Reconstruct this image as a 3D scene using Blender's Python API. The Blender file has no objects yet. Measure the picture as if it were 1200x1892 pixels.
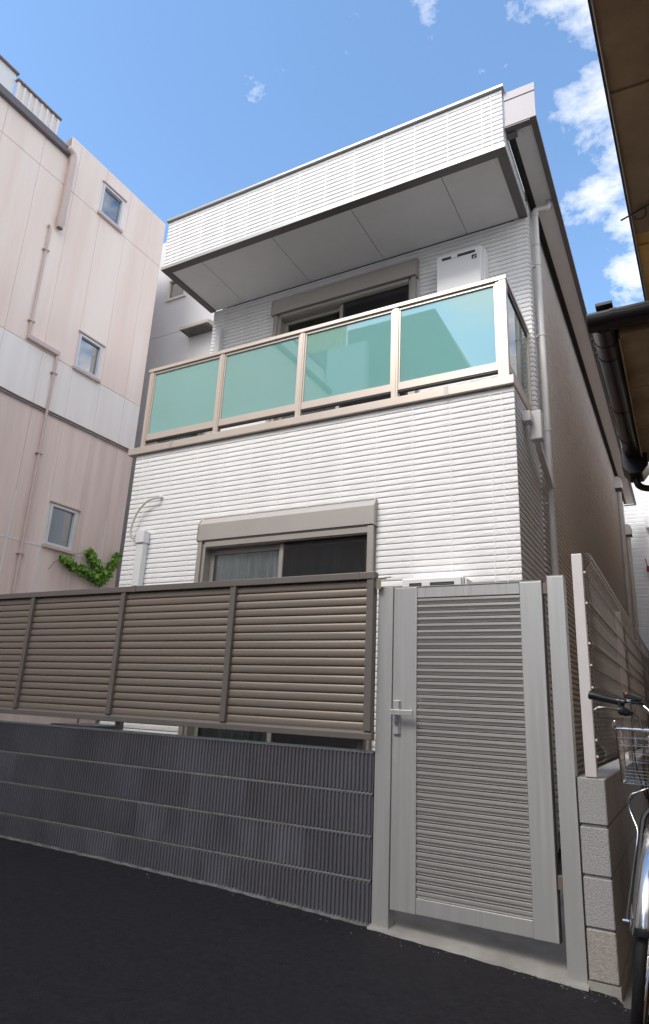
import bpy, bmesh, math, random
from mathutils import Vector, Matrix, Euler
random.seed(7)
S = bpy.context.scene
COL = S.collection

# ------------------------------------------------------------------ camera
cam = bpy.data.cameras.new('camera')
cam.sensor_fit = 'VERTICAL'; cam.sensor_height = 36.0; cam.sensor_width = 36.0
cam.lens = 22.73; cam.clip_start = 0.05; cam.clip_end = 2000
camo = bpy.data.objects.new('camera', cam); COL.objects.link(camo)
camo.location = (1.4814, -3.2872, 1.0158)
camo.rotation_euler = (1.8636, -0.0463, 0.4974)
S.camera = camo

# ------------------------------------------------------------------ world
SUN_EL, SUN_ROT = math.radians(48), math.radians(198)
w = bpy.data.worlds.new('World'); S.world = w; w.use_nodes = True
nt = w.node_tree
bg = nt.nodes['Background']
sky = nt.nodes.new('ShaderNodeTexSky'); sky.sky_type = 'NISHITA'; sky.sun_disc = False
sky.sun_elevation = SUN_EL; sky.sun_rotation = SUN_ROT
sky.air_density = 1.0; sky.dust_density = 0.3; sky.ozone_density = 1.6
def wn(t, **k):
    n = nt.nodes.new(t)
    for a, b in k.items(): setattr(n, a, b)
    return n
tc = wn('ShaderNodeTexCoord')
sep = wn('ShaderNodeSeparateXYZ'); nt.links.new(tc.outputs['Generated'], sep.inputs[0])
# project the view direction on a flat cloud layer
zc = wn('ShaderNodeMath', operation='MAXIMUM'); nt.links.new(sep.outputs['Z'], zc.inputs[0]); zc.inputs[1].default_value = 0.02
za = wn('ShaderNodeMath', operation='ADD'); nt.links.new(zc.outputs[0], za.inputs[0]); za.inputs[1].default_value = 0.12
dx = wn('ShaderNodeMath', operation='DIVIDE'); nt.links.new(sep.outputs['X'], dx.inputs[0]); nt.links.new(za.outputs[0], dx.inputs[1])
dy = wn('ShaderNodeMath', operation='DIVIDE'); nt.links.new(sep.outputs['Y'], dy.inputs[0]); nt.links.new(za.outputs[0], dy.inputs[1])
cmb = wn('ShaderNodeCombineXYZ'); nt.links.new(dx.outputs[0], cmb.inputs[0]); nt.links.new(dy.outputs[0], cmb.inputs[1])
cmb.inputs[2].default_value = 16.8
n1 = wn('ShaderNodeTexNoise'); n1.inputs['Scale'].default_value = 6.5; n1.inputs['Detail'].default_value = 12; n1.inputs['Roughness'].default_value = 0.62; n1.inputs['Distortion'].default_value = 0.15
nt.links.new(cmb.outputs[0], n1.inputs['Vector'])
n2 = wn('ShaderNodeTexNoise'); n2.inputs['Scale'].default_value = 0.8; n2.inputs['Detail'].default_value = 2
nt.links.new(cmb.outputs[0], n2.inputs['Vector'])
# cloud field thins out towards the north-west (left of the picture), thick elsewhere
cov = wn('ShaderNodeMath', operation='MULTIPLY_ADD'); nt.links.new(dx.outputs[0], cov.inputs[0]); cov.inputs[1].default_value = 0.8
cov.inputs[2].default_value = 0.074
covc = wn('ShaderNodeMath', operation='MINIMUM'); nt.links.new(cov.outputs[0], covc.inputs[0]); covc.inputs[1].default_value = 0.09
covd = wn('ShaderNodeMath', operation='MAXIMUM'); nt.links.new(covc.outputs[0], covd.inputs[0]); covd.inputs[1].default_value = -0.155
# extra broken cloud over the unseen street side, added as soft fill light
back = wn('ShaderNodeMath', operation='MULTIPLY_ADD'); nt.links.new(dy.outputs[0], back.inputs[0]); back.inputs[1].default_value = -0.35; back.inputs[2].default_value = 0.0
backc = wn('ShaderNodeMath', operation='MAXIMUM'); nt.links.new(back.outputs[0], backc.inputs[0]); backc.inputs[1].default_value = 0.0
backd = wn('ShaderNodeMath', operation='MINIMUM'); nt.links.new(backc.outputs[0], backd.inputs[0]); backd.inputs[1].default_value = 0.24
covs = wn('ShaderNodeMath', operation='ADD'); nt.links.new(covd.outputs[0], covs.inputs[0]); nt.links.new(backd.outputs[0], covs.inputs[1])
s1 = wn('ShaderNodeMath', operation='ADD'); nt.links.new(n1.outputs['Fac'], s1.inputs[0]); nt.links.new(covs.outputs[0], s1.inputs[1])
s2 = wn('ShaderNodeMath', operation='MULTIPLY_ADD'); nt.links.new(n2.outputs['Fac'], s2.inputs[0]); s2.inputs[1].default_value = 0.25; nt.links.new(s1.outputs[0], s2.inputs[2])
mr = wn('ShaderNodeMapRange'); mr.inputs['From Min'].default_value = 0.64; mr.inputs['From Max'].default_value = 0.96
nt.links.new(s2.outputs[0], mr.inputs['Value'])
pw = wn('ShaderNodeMath', operation='POWER'); nt.links.new(mr.outputs[0], pw.inputs[0]); pw.inputs[1].default_value = 0.8
mx = wn('ShaderNodeMix', data_type='RGBA')
nt.links.new(pw.outputs[0], mx.inputs['Factor'])
tint = wn('ShaderNodeMix', data_type='RGBA', blend_type='MULTIPLY'); tint.inputs['Factor'].default_value = 1.0
tint.inputs['B'].default_value = (.92, 1.03, 1.05, 1)
nt.links.new(sky.outputs[0], tint.inputs['A']); nt.links.new(tint.outputs['Result'], mx.inputs['A'])
mx.inputs['B'].default_value = (5.6, 5.35, 5.12, 1)
nt.links.new(mx.outputs['Result'], bg.inputs['Color'])
bg.inputs['Strength'].default_value = 0.111

sun = bpy.data.lights.new('sun', 'SUN'); sun.energy = 1.0; sun.angle = math.radians(22); sun.color = (1.0, 0.92, 0.82)
suno = bpy.data.objects.new('sun', sun); COL.objects.link(suno)
sd = Vector((math.sin(SUN_ROT) * math.cos(SUN_EL), math.cos(SUN_ROT) * math.cos(SUN_EL), math.sin(SUN_EL)))
suno.rotation_euler = sd.to_track_quat('Z', 'Y').to_euler()
suno.location = sd * 50

vs = S.view_settings
vs.view_transform = 'Standard'; vs.look = 'None'; vs.gamma = 1; vs.use_curve_mapping = False
vs.exposure = 1.56
S.cycles.max_bounces = 8; S.cycles.diffuse_bounces = 5; S.cycles.transparent_max_bounces = 16
S.cycles.use_denoising = True

# ------------------------------------------------------------------ materials
def mat(name, col, rough=0.6, metal=0.0, var=0.0, vscale=3.0, bump=0.0, bscale=80.0, stretch=(1, 1, 1), col2=None, spec=0.5, coat=0.0, bstretch=(1, 1, 1), detail=6, rvar=0.0, bdist=0.004, vcon=1.0):
    m = bpy.data.materials.new(name); m.use_nodes = True
    t = m.node_tree; b = t.nodes['Principled BSDF']
    b.inputs['Base Color'].default_value = (*col, 1); b.inputs['Roughness'].default_value = rough
    b.inputs['Metallic'].default_value = metal; b.inputs['Specular IOR Level'].default_value = spec
    b.inputs['Coat Weight'].default_value = coat
    def L(a, c): t.links.new(a, c)
    if var or bump or col2 or rvar:
        g = t.nodes.new('ShaderNodeNewGeometry')
    if var or col2 or rvar:
        mp = t.nodes.new('ShaderNodeMapping'); mp.inputs['Scale'].default_value = stretch
        L(g.outputs['Position'], mp.inputs['Vector'])
        n = t.nodes.new('ShaderNodeTexNoise'); n.inputs['Scale'].default_value = vscale; n.inputs['Detail'].default_value = detail
        n.inputs['Roughness'].default_value = 0.6
        L(mp.outputs[0], n.inputs['Vector'])
        r = t.nodes.new('ShaderNodeMapRange'); r.inputs['From Min'].default_value = 0.5 - 0.2 / vcon; r.inputs['From Max'].default_value = 0.5 + 0.2 / vcon
        L(n.outputs['Fac'], r.inputs['Value'])
        mi = t.nodes.new('ShaderNodeMix'); mi.data_type = 'RGBA'
        L(r.outputs[0], mi.inputs['Factor'])
        if col2 is None: col2 = tuple(c * (1 + var) for c in col); c1 = tuple(c * (1 - var) for c in col)
        else: c1 = col
        mi.inputs['A'].default_value = (*c1, 1); mi.inputs['B'].default_value = (*[min(1, c) for c in col2], 1)
        L(mi.outputs['Result'], b.inputs['Base Color'])
        if rvar:
            rr = t.nodes.new('ShaderNodeMapRange'); rr.inputs['To Min'].default_value = rough - rvar; rr.inputs['To Max'].default_value = rough + rvar
            L(r.outputs[0], rr.inputs['Value']); L(rr.outputs[0], b.inputs['Roughness'])
    if bump:
        mp2 = t.nodes.new('ShaderNodeMapping'); mp2.inputs['Scale'].default_value = bstretch
        L(g.outputs['Position'], mp2.inputs['Vector'])
        n2 = t.nodes.new('ShaderNodeTexNoise'); n2.inputs['Scale'].default_value = bscale; n2.inputs['Detail'].default_value = 5
        L(mp2.outputs[0], n2.inputs['Vector'])
        bp = t.nodes.new('ShaderNodeBump'); bp.inputs['Strength'].default_value = bump; bp.inputs['Distance'].default_value = bdist
        L(n2.outputs['Fac'], bp.inputs['Height']); L(bp.outputs[0], b.inputs['Normal'])
    return m

def glass_mat(name, tint, f0=0.08, rough=0.0, opaque=None, haze=0.0):
    """thin pane: fresnel mix of see-through (tinted) and mirror; haze = share of diffuse body colour"""
    m = bpy.data.materials.new(name); m.use_nodes = True
    t = m.node_tree; t.nodes.remove(t.nodes['Principled BSDF'])
    out = t.nodes['Material Output']
    tr = t.nodes.new('ShaderNodeBsdfTransparent'); tr.inputs[0].default_value = (*tint, 1)
    gl = t.nodes.new('ShaderNodeBsdfGlossy'); gl.inputs['Roughness'].default_value = rough
    lw = t.nodes.new('ShaderNodeFresnel'); lw.inputs['IOR'].default_value = 1.5
    mu = t.nodes.new('ShaderNodeMath'); mu.operation = 'MULTIPLY_ADD'; mu.inputs[1].default_value = 1.0; mu.inputs[2].default_value = f0
    mu.use_clamp = True
    t.links.new(lw.outputs[0], mu.inputs[0])
    body = tr.outputs[0]
    if opaque:
        df = t.nodes.new('ShaderNodeBsdfDiffuse'); df.inputs[0].default_value = (*opaque, 1)
        tl = t.nodes.new('ShaderNodeBsdfTranslucent'); tl.inputs[0].default_value = (*opaque, 1)
        m0 = t.nodes.new('ShaderNodeMixShader'); m0.inputs[0].default_value = 0.35
        t.links.new(df.outputs[0], m0.inputs[1]); t.links.new(tl.outputs[0], m0.inputs[2])
        m1 = t.nodes.new('ShaderNodeMixShader'); m1.inputs[0].default_value = haze
        t.links.new(tr.outputs[0], m1.inputs[1]); t.links.new(m0.outputs[0], m1.inputs[2])
        body = m1.outputs[0]
    mm = t.nodes.new('ShaderNodeMixShader')
    t.links.new(mu.outputs[0], mm.inputs[0]); t.links.new(body, mm.inputs[1]); t.links.new(gl.outputs[0], mm.inputs[2])
    t.links.new(mm.outputs[0], out.inputs[0])
    return m

M = {}
M['siding'] = mat('white_siding', (.80, .80, .80), .5, var=.045, vscale=2.2, stretch=(2, 1, .35), bump=.4, bscale=110, bstretch=(1, 1, 1.3), bdist=.003)
M['siding_side'] = mat('white_siding_alley', (.78, .78, .78), .55, var=.04, vscale=6)
M['siding_back'] = mat('white_siding_joint', (.76, .75, .74), .6)
M['soffit'] = mat('soffit_board', (.82, .81, .80), .7, var=.03, vscale=5, bump=.1, bscale=300)
M['trim_dark'] = mat('dark_trim', (.16, .145, .14), .5, metal=.2)
M['trim_light'] = mat('light_metal_trim', (.36, .37, .35), .35, metal=.25, var=.03, vscale=2)
M['fascia'] = mat('grey_fascia', (.36, .35, .39), .45, var=.03, vscale=3)
M['vent'] = mat('eave_vent', (.03, .035, .03), .6)
M['bronze'] = mat('bronze_aluminium', (.28, .236, .198), .36, metal=.5, var=.06, vscale=6, stretch=(.2, 1, 8), bump=.05, bscale=400, rvar=.05)
M['bronze_frame'] = mat('bronze_frame', (.20, .178, .162), .42, metal=.4, var=.05, vscale=4)
M['rail'] = mat('champagne_aluminium', (.59, .515, .45), .34, metal=.45, var=.04, vscale=3, stretch=(1, 1, .3))
M['window_frame'] = mat('champagne_window_frame', (.40, .37, .335), .4, metal=.4, var=.03, vscale=5)
M['shutter'] = mat('shutter_box_metal', (.44, .41, .38), .42, metal=.35, var=.03, vscale=4)
M['gate'] = mat('stainless_aluminium', (.54, .54, .535), .38, metal=.5, var=.05, vscale=9, stretch=(6, 1, .15), rvar=.06, bump=.03, bscale=500, bstretch=(1, 1, .02))
M['gate_slat'] = mat('stainless_slat', (.48, .47, .455), .36, metal=.55, var=.05, vscale=9, stretch=(.15, 1, 6), rvar=.05)
M['gate_dark'] = mat('dark_recess_metal', (.03, .027, .025), .6)
M['hinge'] = mat('bronze_hinge', (.20, .15, .125), .45, metal=.3)
M['teal'] = glass_mat('teal_frosted_glass', (.35, .72, .68), f0=.20, rough=.015, opaque=(.34, .74, .69), haze=.82)
M['tealclear'] = glass_mat('teal_clear_glass', (.55, .80, .76), f0=.03, rough=.0, opaque=(.22, .50, .47), haze=.25)
M['glass'] = glass_mat('window_glass', (.90, .93, .92), f0=.02)
M['screen'] = mat('insect_screen', (.018, .017, .018), .7)
M['room'] = mat('dark_room', (.05, .05, .05), .9)
M['curtain'] = mat('lace_curtain', (.85, .87, .85), .8, var=.2, vscale=14, stretch=(1, 1, .12))
M['white_plastic'] = mat('white_plastic', (.74, .74, .75), .35, var=.02, vscale=3)
M['pipe_white'] = mat('white_pipe', (.62, .61, .60), .3, var=.04, vscale=4)
M['heater'] = mat('heater_enamel', (.76, .76, .76), .3)
M['black'] = mat('black_slot', (.015, .015, .018), .5)
M['navy'] = mat('navy_badge', (.02, .02, .06), .4)
M['cable'] = mat('cream_cable', (.52, .52, .44), .5)
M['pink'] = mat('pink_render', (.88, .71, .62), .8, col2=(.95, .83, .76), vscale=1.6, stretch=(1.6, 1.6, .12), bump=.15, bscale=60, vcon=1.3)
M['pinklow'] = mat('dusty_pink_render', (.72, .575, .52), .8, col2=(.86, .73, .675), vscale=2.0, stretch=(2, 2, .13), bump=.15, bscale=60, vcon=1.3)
M['pinkwhite'] = mat('pale_render_band', (.86, .80, .76), .8, col2=(.95, .91, .88), vscale=1.7, stretch=(3, 3, .15), bump=.15, bscale=60)
M['pinkgap'] = mat('panel_joint', (.36, .28, .26), .8)
M['sealant'] = mat('white_sealant', (.74, .74, .70), .6)
M['pinkpipe'] = mat('pink_pipe', (.62, .50, .46), .5, var=.05)
M['greymetal'] = mat('grey_gutter', (.16, .14, .15), .5)
M['peach'] = mat('peach_sheet', (.86, .74, .66), .6)
M['whitewall'] = mat('white_wall', (.80, .80, .80), .7, var=.02)
M['rust'] = mat('brown_coping', (.28, .2, .17), .7)
M['winwhite'] = mat('pale_blue_frame', (.66, .69, .74), .4)
M['bluepane'] = glass_mat('sky_reflecting_glass', (.30, .33, .36), f0=.38)
M['greywall'] = mat('grey_panel_wall', (.58, .58, .60), .6, var=.03, vscale=2, stretch=(1, 1, .2))
M['block'] = mat('dark_ribbed_block', (.078, .076, .091), .85, col2=(.115, .114, .136), vscale=2.2, stretch=(1, 1, .5), bump=.5, bscale=160, vcon=1.2)
M['blockb'] = mat('dark_ribbed_block_worn', (.082, .081, .098), .85, col2=(.130, .131, .155), vscale=5, stretch=(1, 1, .4), bump=.5, bscale=160, vcon=1.2)
M['blockc'] = mat('dark_ribbed_block_plain', (.074, .071, .083), .85, col2=(.108, .105, .120), vscale=3, bump=.5, bscale=160)
M['mortar'] = mat('grey_mortar', (.15, .155, .15), .9, var=.2, vscale=30, bump=.5, bscale=90)
M['toe'] = mat('dirty_mortar', (.07, .07, .07), .9, col2=(.17, .17, .165), vscale=14, bump=.5, bscale=90)
M['captop'] = mat('pale_mortar', (.24, .26, .27), .9, var=.15, vscale=20, bump=.3)
M['cblock'] = mat('grey_concrete_block', (.24, .235, .24), .9, col2=(.40, .395, .40), vscale=120, bump=.8, bscale=150, detail=3, vcon=.8)
M['cblockb'] = mat('stained_concrete_block', (.26, .235, .21), .9, col2=(.40, .375, .35), vscale=60, bump=.8, bscale=150, detail=8)
M['apron'] = mat('cast_concrete', (.21, .20, .185), .85, col2=(.34, .33, .305), vscale=3.5, bump=.35, bscale=70, vcon=1.2)
M['asphalt'] = mat('asphalt', (.010, .009, .0115), .85, col2=(.019, .0175, .0215), vscale=30, bump=1.0, bscale=150, spec=.25, detail=15, vcon=1.2, bdist=.006)
M['yard'] = mat('yard_concrete', (.12, .115, .11), .9, var=.2, vscale=3, bump=.3)
M['earth'] = mat('far_ground', (.08, .08, .075), .95, var=.2, vscale=.5)
M['wire'] = mat('bronze_wire', (.18, .15, .13), .4, metal=.4)
M['post'] = mat('pale_grey_post', (.66, .63, .62), .42, metal=.3, var=.04, vscale=4)
M['brown_soffit'] = mat('stained_brown_soffit', (.28, .19, .11), .85, col2=(.58, .42, .27), vscale=2.6, bump=.3, bscale=40, detail=8, vcon=.9)
M['soffit_glow'] = mat('painted_glow_soffit', (.78, .43, .12), .8, col2=(.90, .56, .20), vscale=2.5, bump=.2, bscale=40)  # brown soffit recoloured gold: reflected warm glow painted into the boards
M['darkfascia'] = mat('dark_edge_metal', (.05, .042, .045), .5)
M['gutter'] = mat('dark_brown_gutter', (.018, .012, .013), .28, var=.2, vscale=5, coat=.2)
M['lowsoffit'] = mat('lower_soffit_board', (.26, .19, .115), .85, col2=(.48, .36, .23), vscale=3, bump=.3, bscale=40)
M['wood'] = mat('warm_plaster', (.44, .28, .16), .85, var=.15, vscale=2)
M['rooftile'] = mat('grey_roof', (.11, .10, .10), .7, var=.2, vscale=4)
M['chrome'] = mat('chrome', (.60, .60, .60), .17, metal=1.0)
M['rubber'] = mat('black_rubber', (.012, .012, .013), .6, bump=.4, bscale=200)
M['blackplastic'] = mat('black_plastic', (.012, .012, .016), .35)
M['frameblack'] = mat('black_frame_paint', (.01, .01, .012), .25, coat=.5)
M['orange'] = mat('orange_reflector', (.6, .16, .02), .3)
M['leaf'] = mat('ivy_leaf', (.09, .22, .025), .5, col2=(.24, .44, .06), vscale=22, vcon=1.5)
M['stem'] = mat('ivy_stem', (.22, .13, .07), .8)
M['office'] = mat('grey_facing_building', (.30, .29, .28), .8, var=.06, vscale=1)
M['stair_pale'] = mat('pale_stair_panel', (.78, .78, .78), .7)

sheet_m = bpy.data.materials.new('cream_translucent_sheet')
M['cream_sheet'] = sheet_m
sheet_m.use_nodes = True
snt = sheet_m.node_tree
snt.nodes.remove(snt.nodes['Principled BSDF'])
strl = snt.nodes.new('ShaderNodeBsdfTranslucent')
strl.inputs[0].default_value = (.85, .80, .58, 1)
sdif = snt.nodes.new('ShaderNodeBsdfDiffuse')
sdif.inputs[0].default_value = (.85, .80, .58, 1)
smix = snt.nodes.new('ShaderNodeMixShader')
smix.inputs[0].default_value = .4
snt.links.new(strl.outputs[0], smix.inputs[1])
snt.links.new(sdif.outputs[0], smix.inputs[2])
snt.links.new(smix.outputs[0], snt.nodes['Material Output'].inputs[0])
M['red'] = mat('dark_red_lamp', (.20, .02, .03), .5)
M['olive'] = mat('olive_bracket', (.28, .28, .21), .45, metal=.4)
M['paleboard'] = mat('pale_board', (.60, .58, .50), .7)

# ------------------------------------------------------------------ mesh helpers
class MB:
    def __init__(s): s.v = []; s.f = []
    def box(s, x0, x1, y0, y1, z0, z1):
        b = len(s.v)
        s.v += [(x0, y0, z0), (x1, y0, z0), (x1, y1, z0), (x0, y1, z0), (x0, y0, z1), (x1, y0, z1), (x1, y1, z1), (x0, y1, z1)]
        s.f += [tuple(b + i for i in q) for q in ((0, 3, 2, 1), (4, 5, 6, 7), (0, 1, 5, 4), (1, 2, 6, 5), (2, 3, 7, 6), (3, 0, 4, 7))]
        return s
    def prism(s, prof, a0, a1, axis='x'):
        """extrude closed profile; axis x: prof=(y,z); axis y: prof=(x,z); axis z: prof=(x,y)"""
        b = len(s.v); n = len(prof)
        for a in (a0, a1):
            for p, q in prof:
                s.v.append({'x': (a, p, q), 'y': (p, a, q), 'z': (p, q, a)}[axis])
        s.f.append(tuple(b + i for i in range(n))[::-1]); s.f.append(tuple(b + n + i for i in range(n)))
        for i in range(n):
            j = (i + 1) % n
            s.f.append((b + i, b + j, b + n + j, b + n + i))
        return s
    def tube(s, pts, r, seg=8, caps=True, closed=False):
        pts = [Vector(p) for p in pts]; n = len(pts)
        rs = r if isinstance(r, (list, tuple)) else [r] * n
        base = len(s.v); up = None
        for i, p in enumerate(pts):
            if closed: t = pts[(i + 1) % n] - pts[i - 1]
            else: t = pts[min(i + 1, n - 1)] - pts[max(i - 1, 0)]
            t.normalize()
            if up is None:
                up = Vector((0, 0, 1)) if abs(t.z) < .9 else Vector((0, 1, 0))
            a = t.cross(up)
            if a.length < 1e-4: a = t.cross(Vector((1, 0, 0)))
            a.normalize(); bb = a.cross(t).normalized(); up = bb
            for k in range(seg):
                an = 2 * math.pi * (k + .5) / seg
                s.v.append(tuple(p + rs[i] * (math.cos(an) * a + math.sin(an) * bb)))
        for i in range(n if closed else n - 1):
            j = (i + 1) % n
            for k in range(seg):
                l = (k + 1) % seg
                s.f.append((base + i * seg + k, base + j * seg + k, base + j * seg + l, base + i * seg + l))
        if caps and not closed:
            s.f.append(tuple(base + k for k in range(seg))); s.f.append(tuple(base + (n - 1) * seg + k for k in range(seg))[::-1])
        return s
    def mesh(s, name, m, smooth=False):
        me = bpy.data.meshes.new(name); me.from_pydata(s.v, [], s.f); me.update()
        bm = bmesh.new(); bm.from_mesh(me); bmesh.ops.recalc_face_normals(bm, faces=bm.faces); bm.to_mesh(me); bm.free()
        me.materials.append(M[m])
        if smooth:
            for p in me.polygons: p.use_smooth = True
        return me

def rootloc(o):
    v = Vector((0, 0, 0))
    while o is not None:
        v += Vector(o.location); o = o.parent
    return v

def add(name, mb, m, parent=None, bev=0.0, smooth=False, kind=None, label=None, seg=2):
    """link a mesh (world coordinates) as one object, child of parent"""
    me = mb if isinstance(mb, bpy.types.Mesh) else mb.mesh(name, m, smooth)
    o = bpy.data.objects.new(name, me); COL.objects.link(o)
    if parent is not None:
        o.parent = parent; o.location = -rootloc(parent)
    if bev:
        bo = o.modifiers.new('bevel', 'BEVEL'); bo.width = bev; bo.segments = seg; bo.limit_method = 'ANGLE'; bo.angle_limit = math.radians(40)
    if smooth and me.polygons and not bev:
        try: me.set_sharp_from_angle(angle=math.radians(40))
        except Exception: pass
    if kind: o['kind'] = kind
    if label: o['label'] = label
    return o

def inst(name, me, loc, parent):
    """shared-mesh copy whose own origin sits at world point loc"""
    o = bpy.data.objects.new(name, me); COL.objects.link(o)
    o.parent = parent; o.location = Vector(loc) - rootloc(parent)
    return o

def thing(name, loc, label, cat, group=None):
    o = bpy.data.objects.new(name, None); COL.objects.link(o); o.location = loc
    o.empty_display_size = .2
    o['label'] = label; o['category'] = cat
    if group: o['group'] = group
    return o

def struct(name, mb, m):
    return add(name, mb, m, kind='structure')

def cut(rect, holes):
    """rect minus holes -> list of rects (a0,a1,z0,z1)"""
    out = [rect]
    for h in holes:
        nx = []
        for r in out:
            a0, a1, z0, z1 = r
            if h[0] >= a1 or h[1] <= a0 or h[2] >= z1 or h[3] <= z0: nx.append(r); continue
            if h[0] > a0: nx.append((a0, h[0], z0, z1))
            if h[1] < a1: nx.append((h[1], a1, z0, z1))
            m0, m1 = max(a0, h[0]), min(a1, h[1])
            if h[2] > z0: nx.append((m0, m1, z0, h[2]))
            if h[3] < z1: nx.append((m0, m1, h[3], z1))
        out = nx
    return out

# ------------------------------------------------------------------ ground
GX = [(-60, .055), (-3, .055), (-1.8, .048), (-.9, .034), (0, .003), (1.0, -.045), (1.3, -.058), (2.0, -.08), (60, -.08)]
def gz(x):
    for (a, za_), (b, zb) in zip(GX, GX[1:]):
        if a <= x <= b: return za_ + (zb - za_) * (x - a) / (b - a)
    return -.08
def sheet(xs, ys, zf):
    mb = MB()
    for y in ys:
        for x in xs: mb.v.append((x, y, zf(x, y)))
    n = len(xs)
    for j in range(len(ys) - 1):
        for i in range(n - 1):
            mb.f.append((j * n + i, j * n + i + 1, (j + 1) * n + i + 1, (j + 1) * n + i))
    return mb
struct('ground', sheet([-400, 400], [-400, 400], lambda x, y: -.25), 'earth')
xs = [g[0] for g in GX if abs(g[0]) < 50]
xs = [-30, -14] + xs + [8, 20, 30]
# ragged inner edge of the asphalt where it meets the wall and the concrete apron
ex = [-30, -14, -8] + [-6 + .035 * i for i in range(int(8.6 / .035))] + [3.5, 8, 20, 30]
def edge_y(x):
    base = -.012 - .012 * random.random()
    if x > .0: base = -.030 + .008 * (random.random() - .5)
    if x > 1.0: base = -.012 + .008 * (random.random() - .5)
    if x > 1.13: base = -.10 + .02 * (random.random() - .5)
    return base
mb = MB()
for x in ex: mb.v.append((x, -9.0, gz(x) - .0))
for x in ex: mb.v.append((x, -.35, gz(x)))
for x in ex: mb.v.append((x, edge_y(x), gz(x) - .002 + .003 * random.random()))
n = len(ex)
for i in range(n - 1):
    for j in range(2): mb.f.append((j * n + i, j * n + i + 1, (j + 1) * n + i + 1, (j + 1) * n + i))
struct('road', mb, 'asphalt')
struct('yard_path', sheet([-14, -8, -3, -1.8, -.9, 0, 1.0, 1.3, 2, 6], [-.30, .3, 3, 16], lambda x, y: gz(x) - .016), 'yard')
# concrete apron below the gate
mb = MB()
ax = [.0, .25, .5, .75, .998]
for x in ax: mb.v.append((x, -.046, gz(x) - .03))
for x in ax: mb.v.append((x, -.030, gz(x) + .005))
for x in ax: mb.v.append((x, .045, gz(x) * .8 + .016))
for x in ax: mb.v.append((x, .9, .03))
n = len(ax)
for i in range(n - 1):
    for j in range(3): mb.f.append((j * n + i, j * n + i + 1, (j + 1) * n + i + 1, (j + 1) * n + i))
add('apron', mb, 'apron', kind='structure', smooth=False)

# loose grit along the asphalt edge
mb = MB()
for i in range(170):
    x = random.uniform(-1.5, 1.6) if random.random() < .5 else random.uniform(.8, 1.6)
    y = edge_y(x) - abs(random.gauss(0, .05)) - .0
    if y < -.6: continue
    r = random.uniform(.0012, .0045); z = gz(x) + r * .3
    b = len(mb.v)
    for d in ((1, 0, 0), (-1, 0, 0), (0, 1, 0), (0, -1, 0), (0, 0, 1)):
        mb.v.append((x + d[0] * r * random.uniform(.7, 1.3), y + d[1] * r * random.uniform(.7, 1.3), z + d[2] * r))
    mb.f += [(b, b + 2, b + 4), (b + 2, b + 1, b + 4), (b + 1, b + 3, b + 4), (b + 3, b, b + 4)]
o = add('grit', mb, 'mortar', kind='stuff'); o['label'] = 'pale grit scattered along the asphalt edge'; o['category'] = 'grit'

# ------------------------------------------------------------------ siding
PITCH = .0503
ZTOP = 3.5095
def zrow(k): return ZTOP - PITCH * (k + 1)
SKIN = dict(x='siding', y='siding_side')
BRK = {}
def brick_mesh(L, H, axis, var, nseg=5, T=.012):
    skin = SKIN[axis]
    """split-face siding brick, local origin at its back lower start corner; sticks out along -y (axis x) or +x (axis y)"""
    key = (round(L, 3), round(H, 3), axis, var, nseg, T)
    if key in BRK: return BRK[key]
    rnd = random.Random(hash(key) & 0xffff)
    us = [0, .004] + [L * (i + .0) / nseg for i in range(1, nseg)] + [L - .004, L]
    v, f = [], []
    for i, u in enumerate(us):
        e = i in (0, len(us) - 1)
        j = lambda a: rnd.uniform(-a, a)
        t = T
        prof = [(0, 0), (t * .75, .0), (t + (0 if e else j(.0008)), .006), (t + (0 if e else j(.0012)), H * .5 + j(.003)), (t - .0015 + (0 if e else j(.001)), H - .007), (t * .45, H), (0, H)]
        for (a, b) in prof:
            v.append((u, -a, b) if axis == 'x' else (a, u, b))
    k = 7
    for i in range(len(us) - 1):
        for q in range(k - 1):
            f.append((i * k + q, (i + 1) * k + q, (i + 1) * k + q + 1, i * k + q + 1))
    f.append(tuple(range(k))); f.append(tuple(range((len(us) - 1) * k, len(us) * k)))
    mbb = MB(); mbb.v = v; mbb.f = f
    me = mbb.mesh('siding_brick', skin)
    BRK[key] = me; return me

def joined(name, items, m, parent, label=None):
    """join many (mesh, loc) pairs in one stuff object"""
    mbb = MB()
    for me, loc in items:
        b = len(mbb.v)
        mbb.v += [(p.co.x + loc[0], p.co.y + loc[1], p.co.z + loc[2]) for p in me.vertices]
        mbb.f += [tuple(b + i for i in p.vertices) for p in me.polygons]
    me = bpy.data.meshes.new(name); me.from_pydata(mbb.v, [], mbb.f); me.materials.append(M[m])
    o = bpy.data.objects.new(name, me); COL.objects.link(o); o.parent = parent; o.location = -rootloc(parent)
    o['kind'] = 'stuff'
    if label: o['label'] = label
    return o

def siding(parent, axis, plane, cols, rows, holes, single, nseg=5, joints=True, clip=None, gap=.0046, T=.011):
    """cols: list (a0,a1); rows: list of z0; single: predicate(z0)"""
    rest = []; cnt = 0
    H = PITCH - gap
    for z in rows:
        for (a0, a1) in cols:
            for (b0, b1, c0, c1) in cut((a0, a1, z, z + H), holes):
                if b1 - b0 < .012 or c1 - c0 < .008: continue
                if clip: c0 = max(c0, clip[0]); c1 = min(c1, clip[1])
                if c1 - c0 < .006: continue
                me = brick_mesh(b1 - b0, c1 - c0, axis, random.randrange(4), nseg, T)
                loc = (b0, plane, c0) if axis == 'x' else (plane, b0, c0)
                if single and single(z) and BC[0] < 300:
                    inst('siding_brick', me, loc, parent); BC[0] += 1
                else: rest.append((me, loc))
    if rest: joined('siding_brickwork', rest, 'siding' if axis == 'x' else 'siding_side', parent)
BC = [0]

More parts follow.
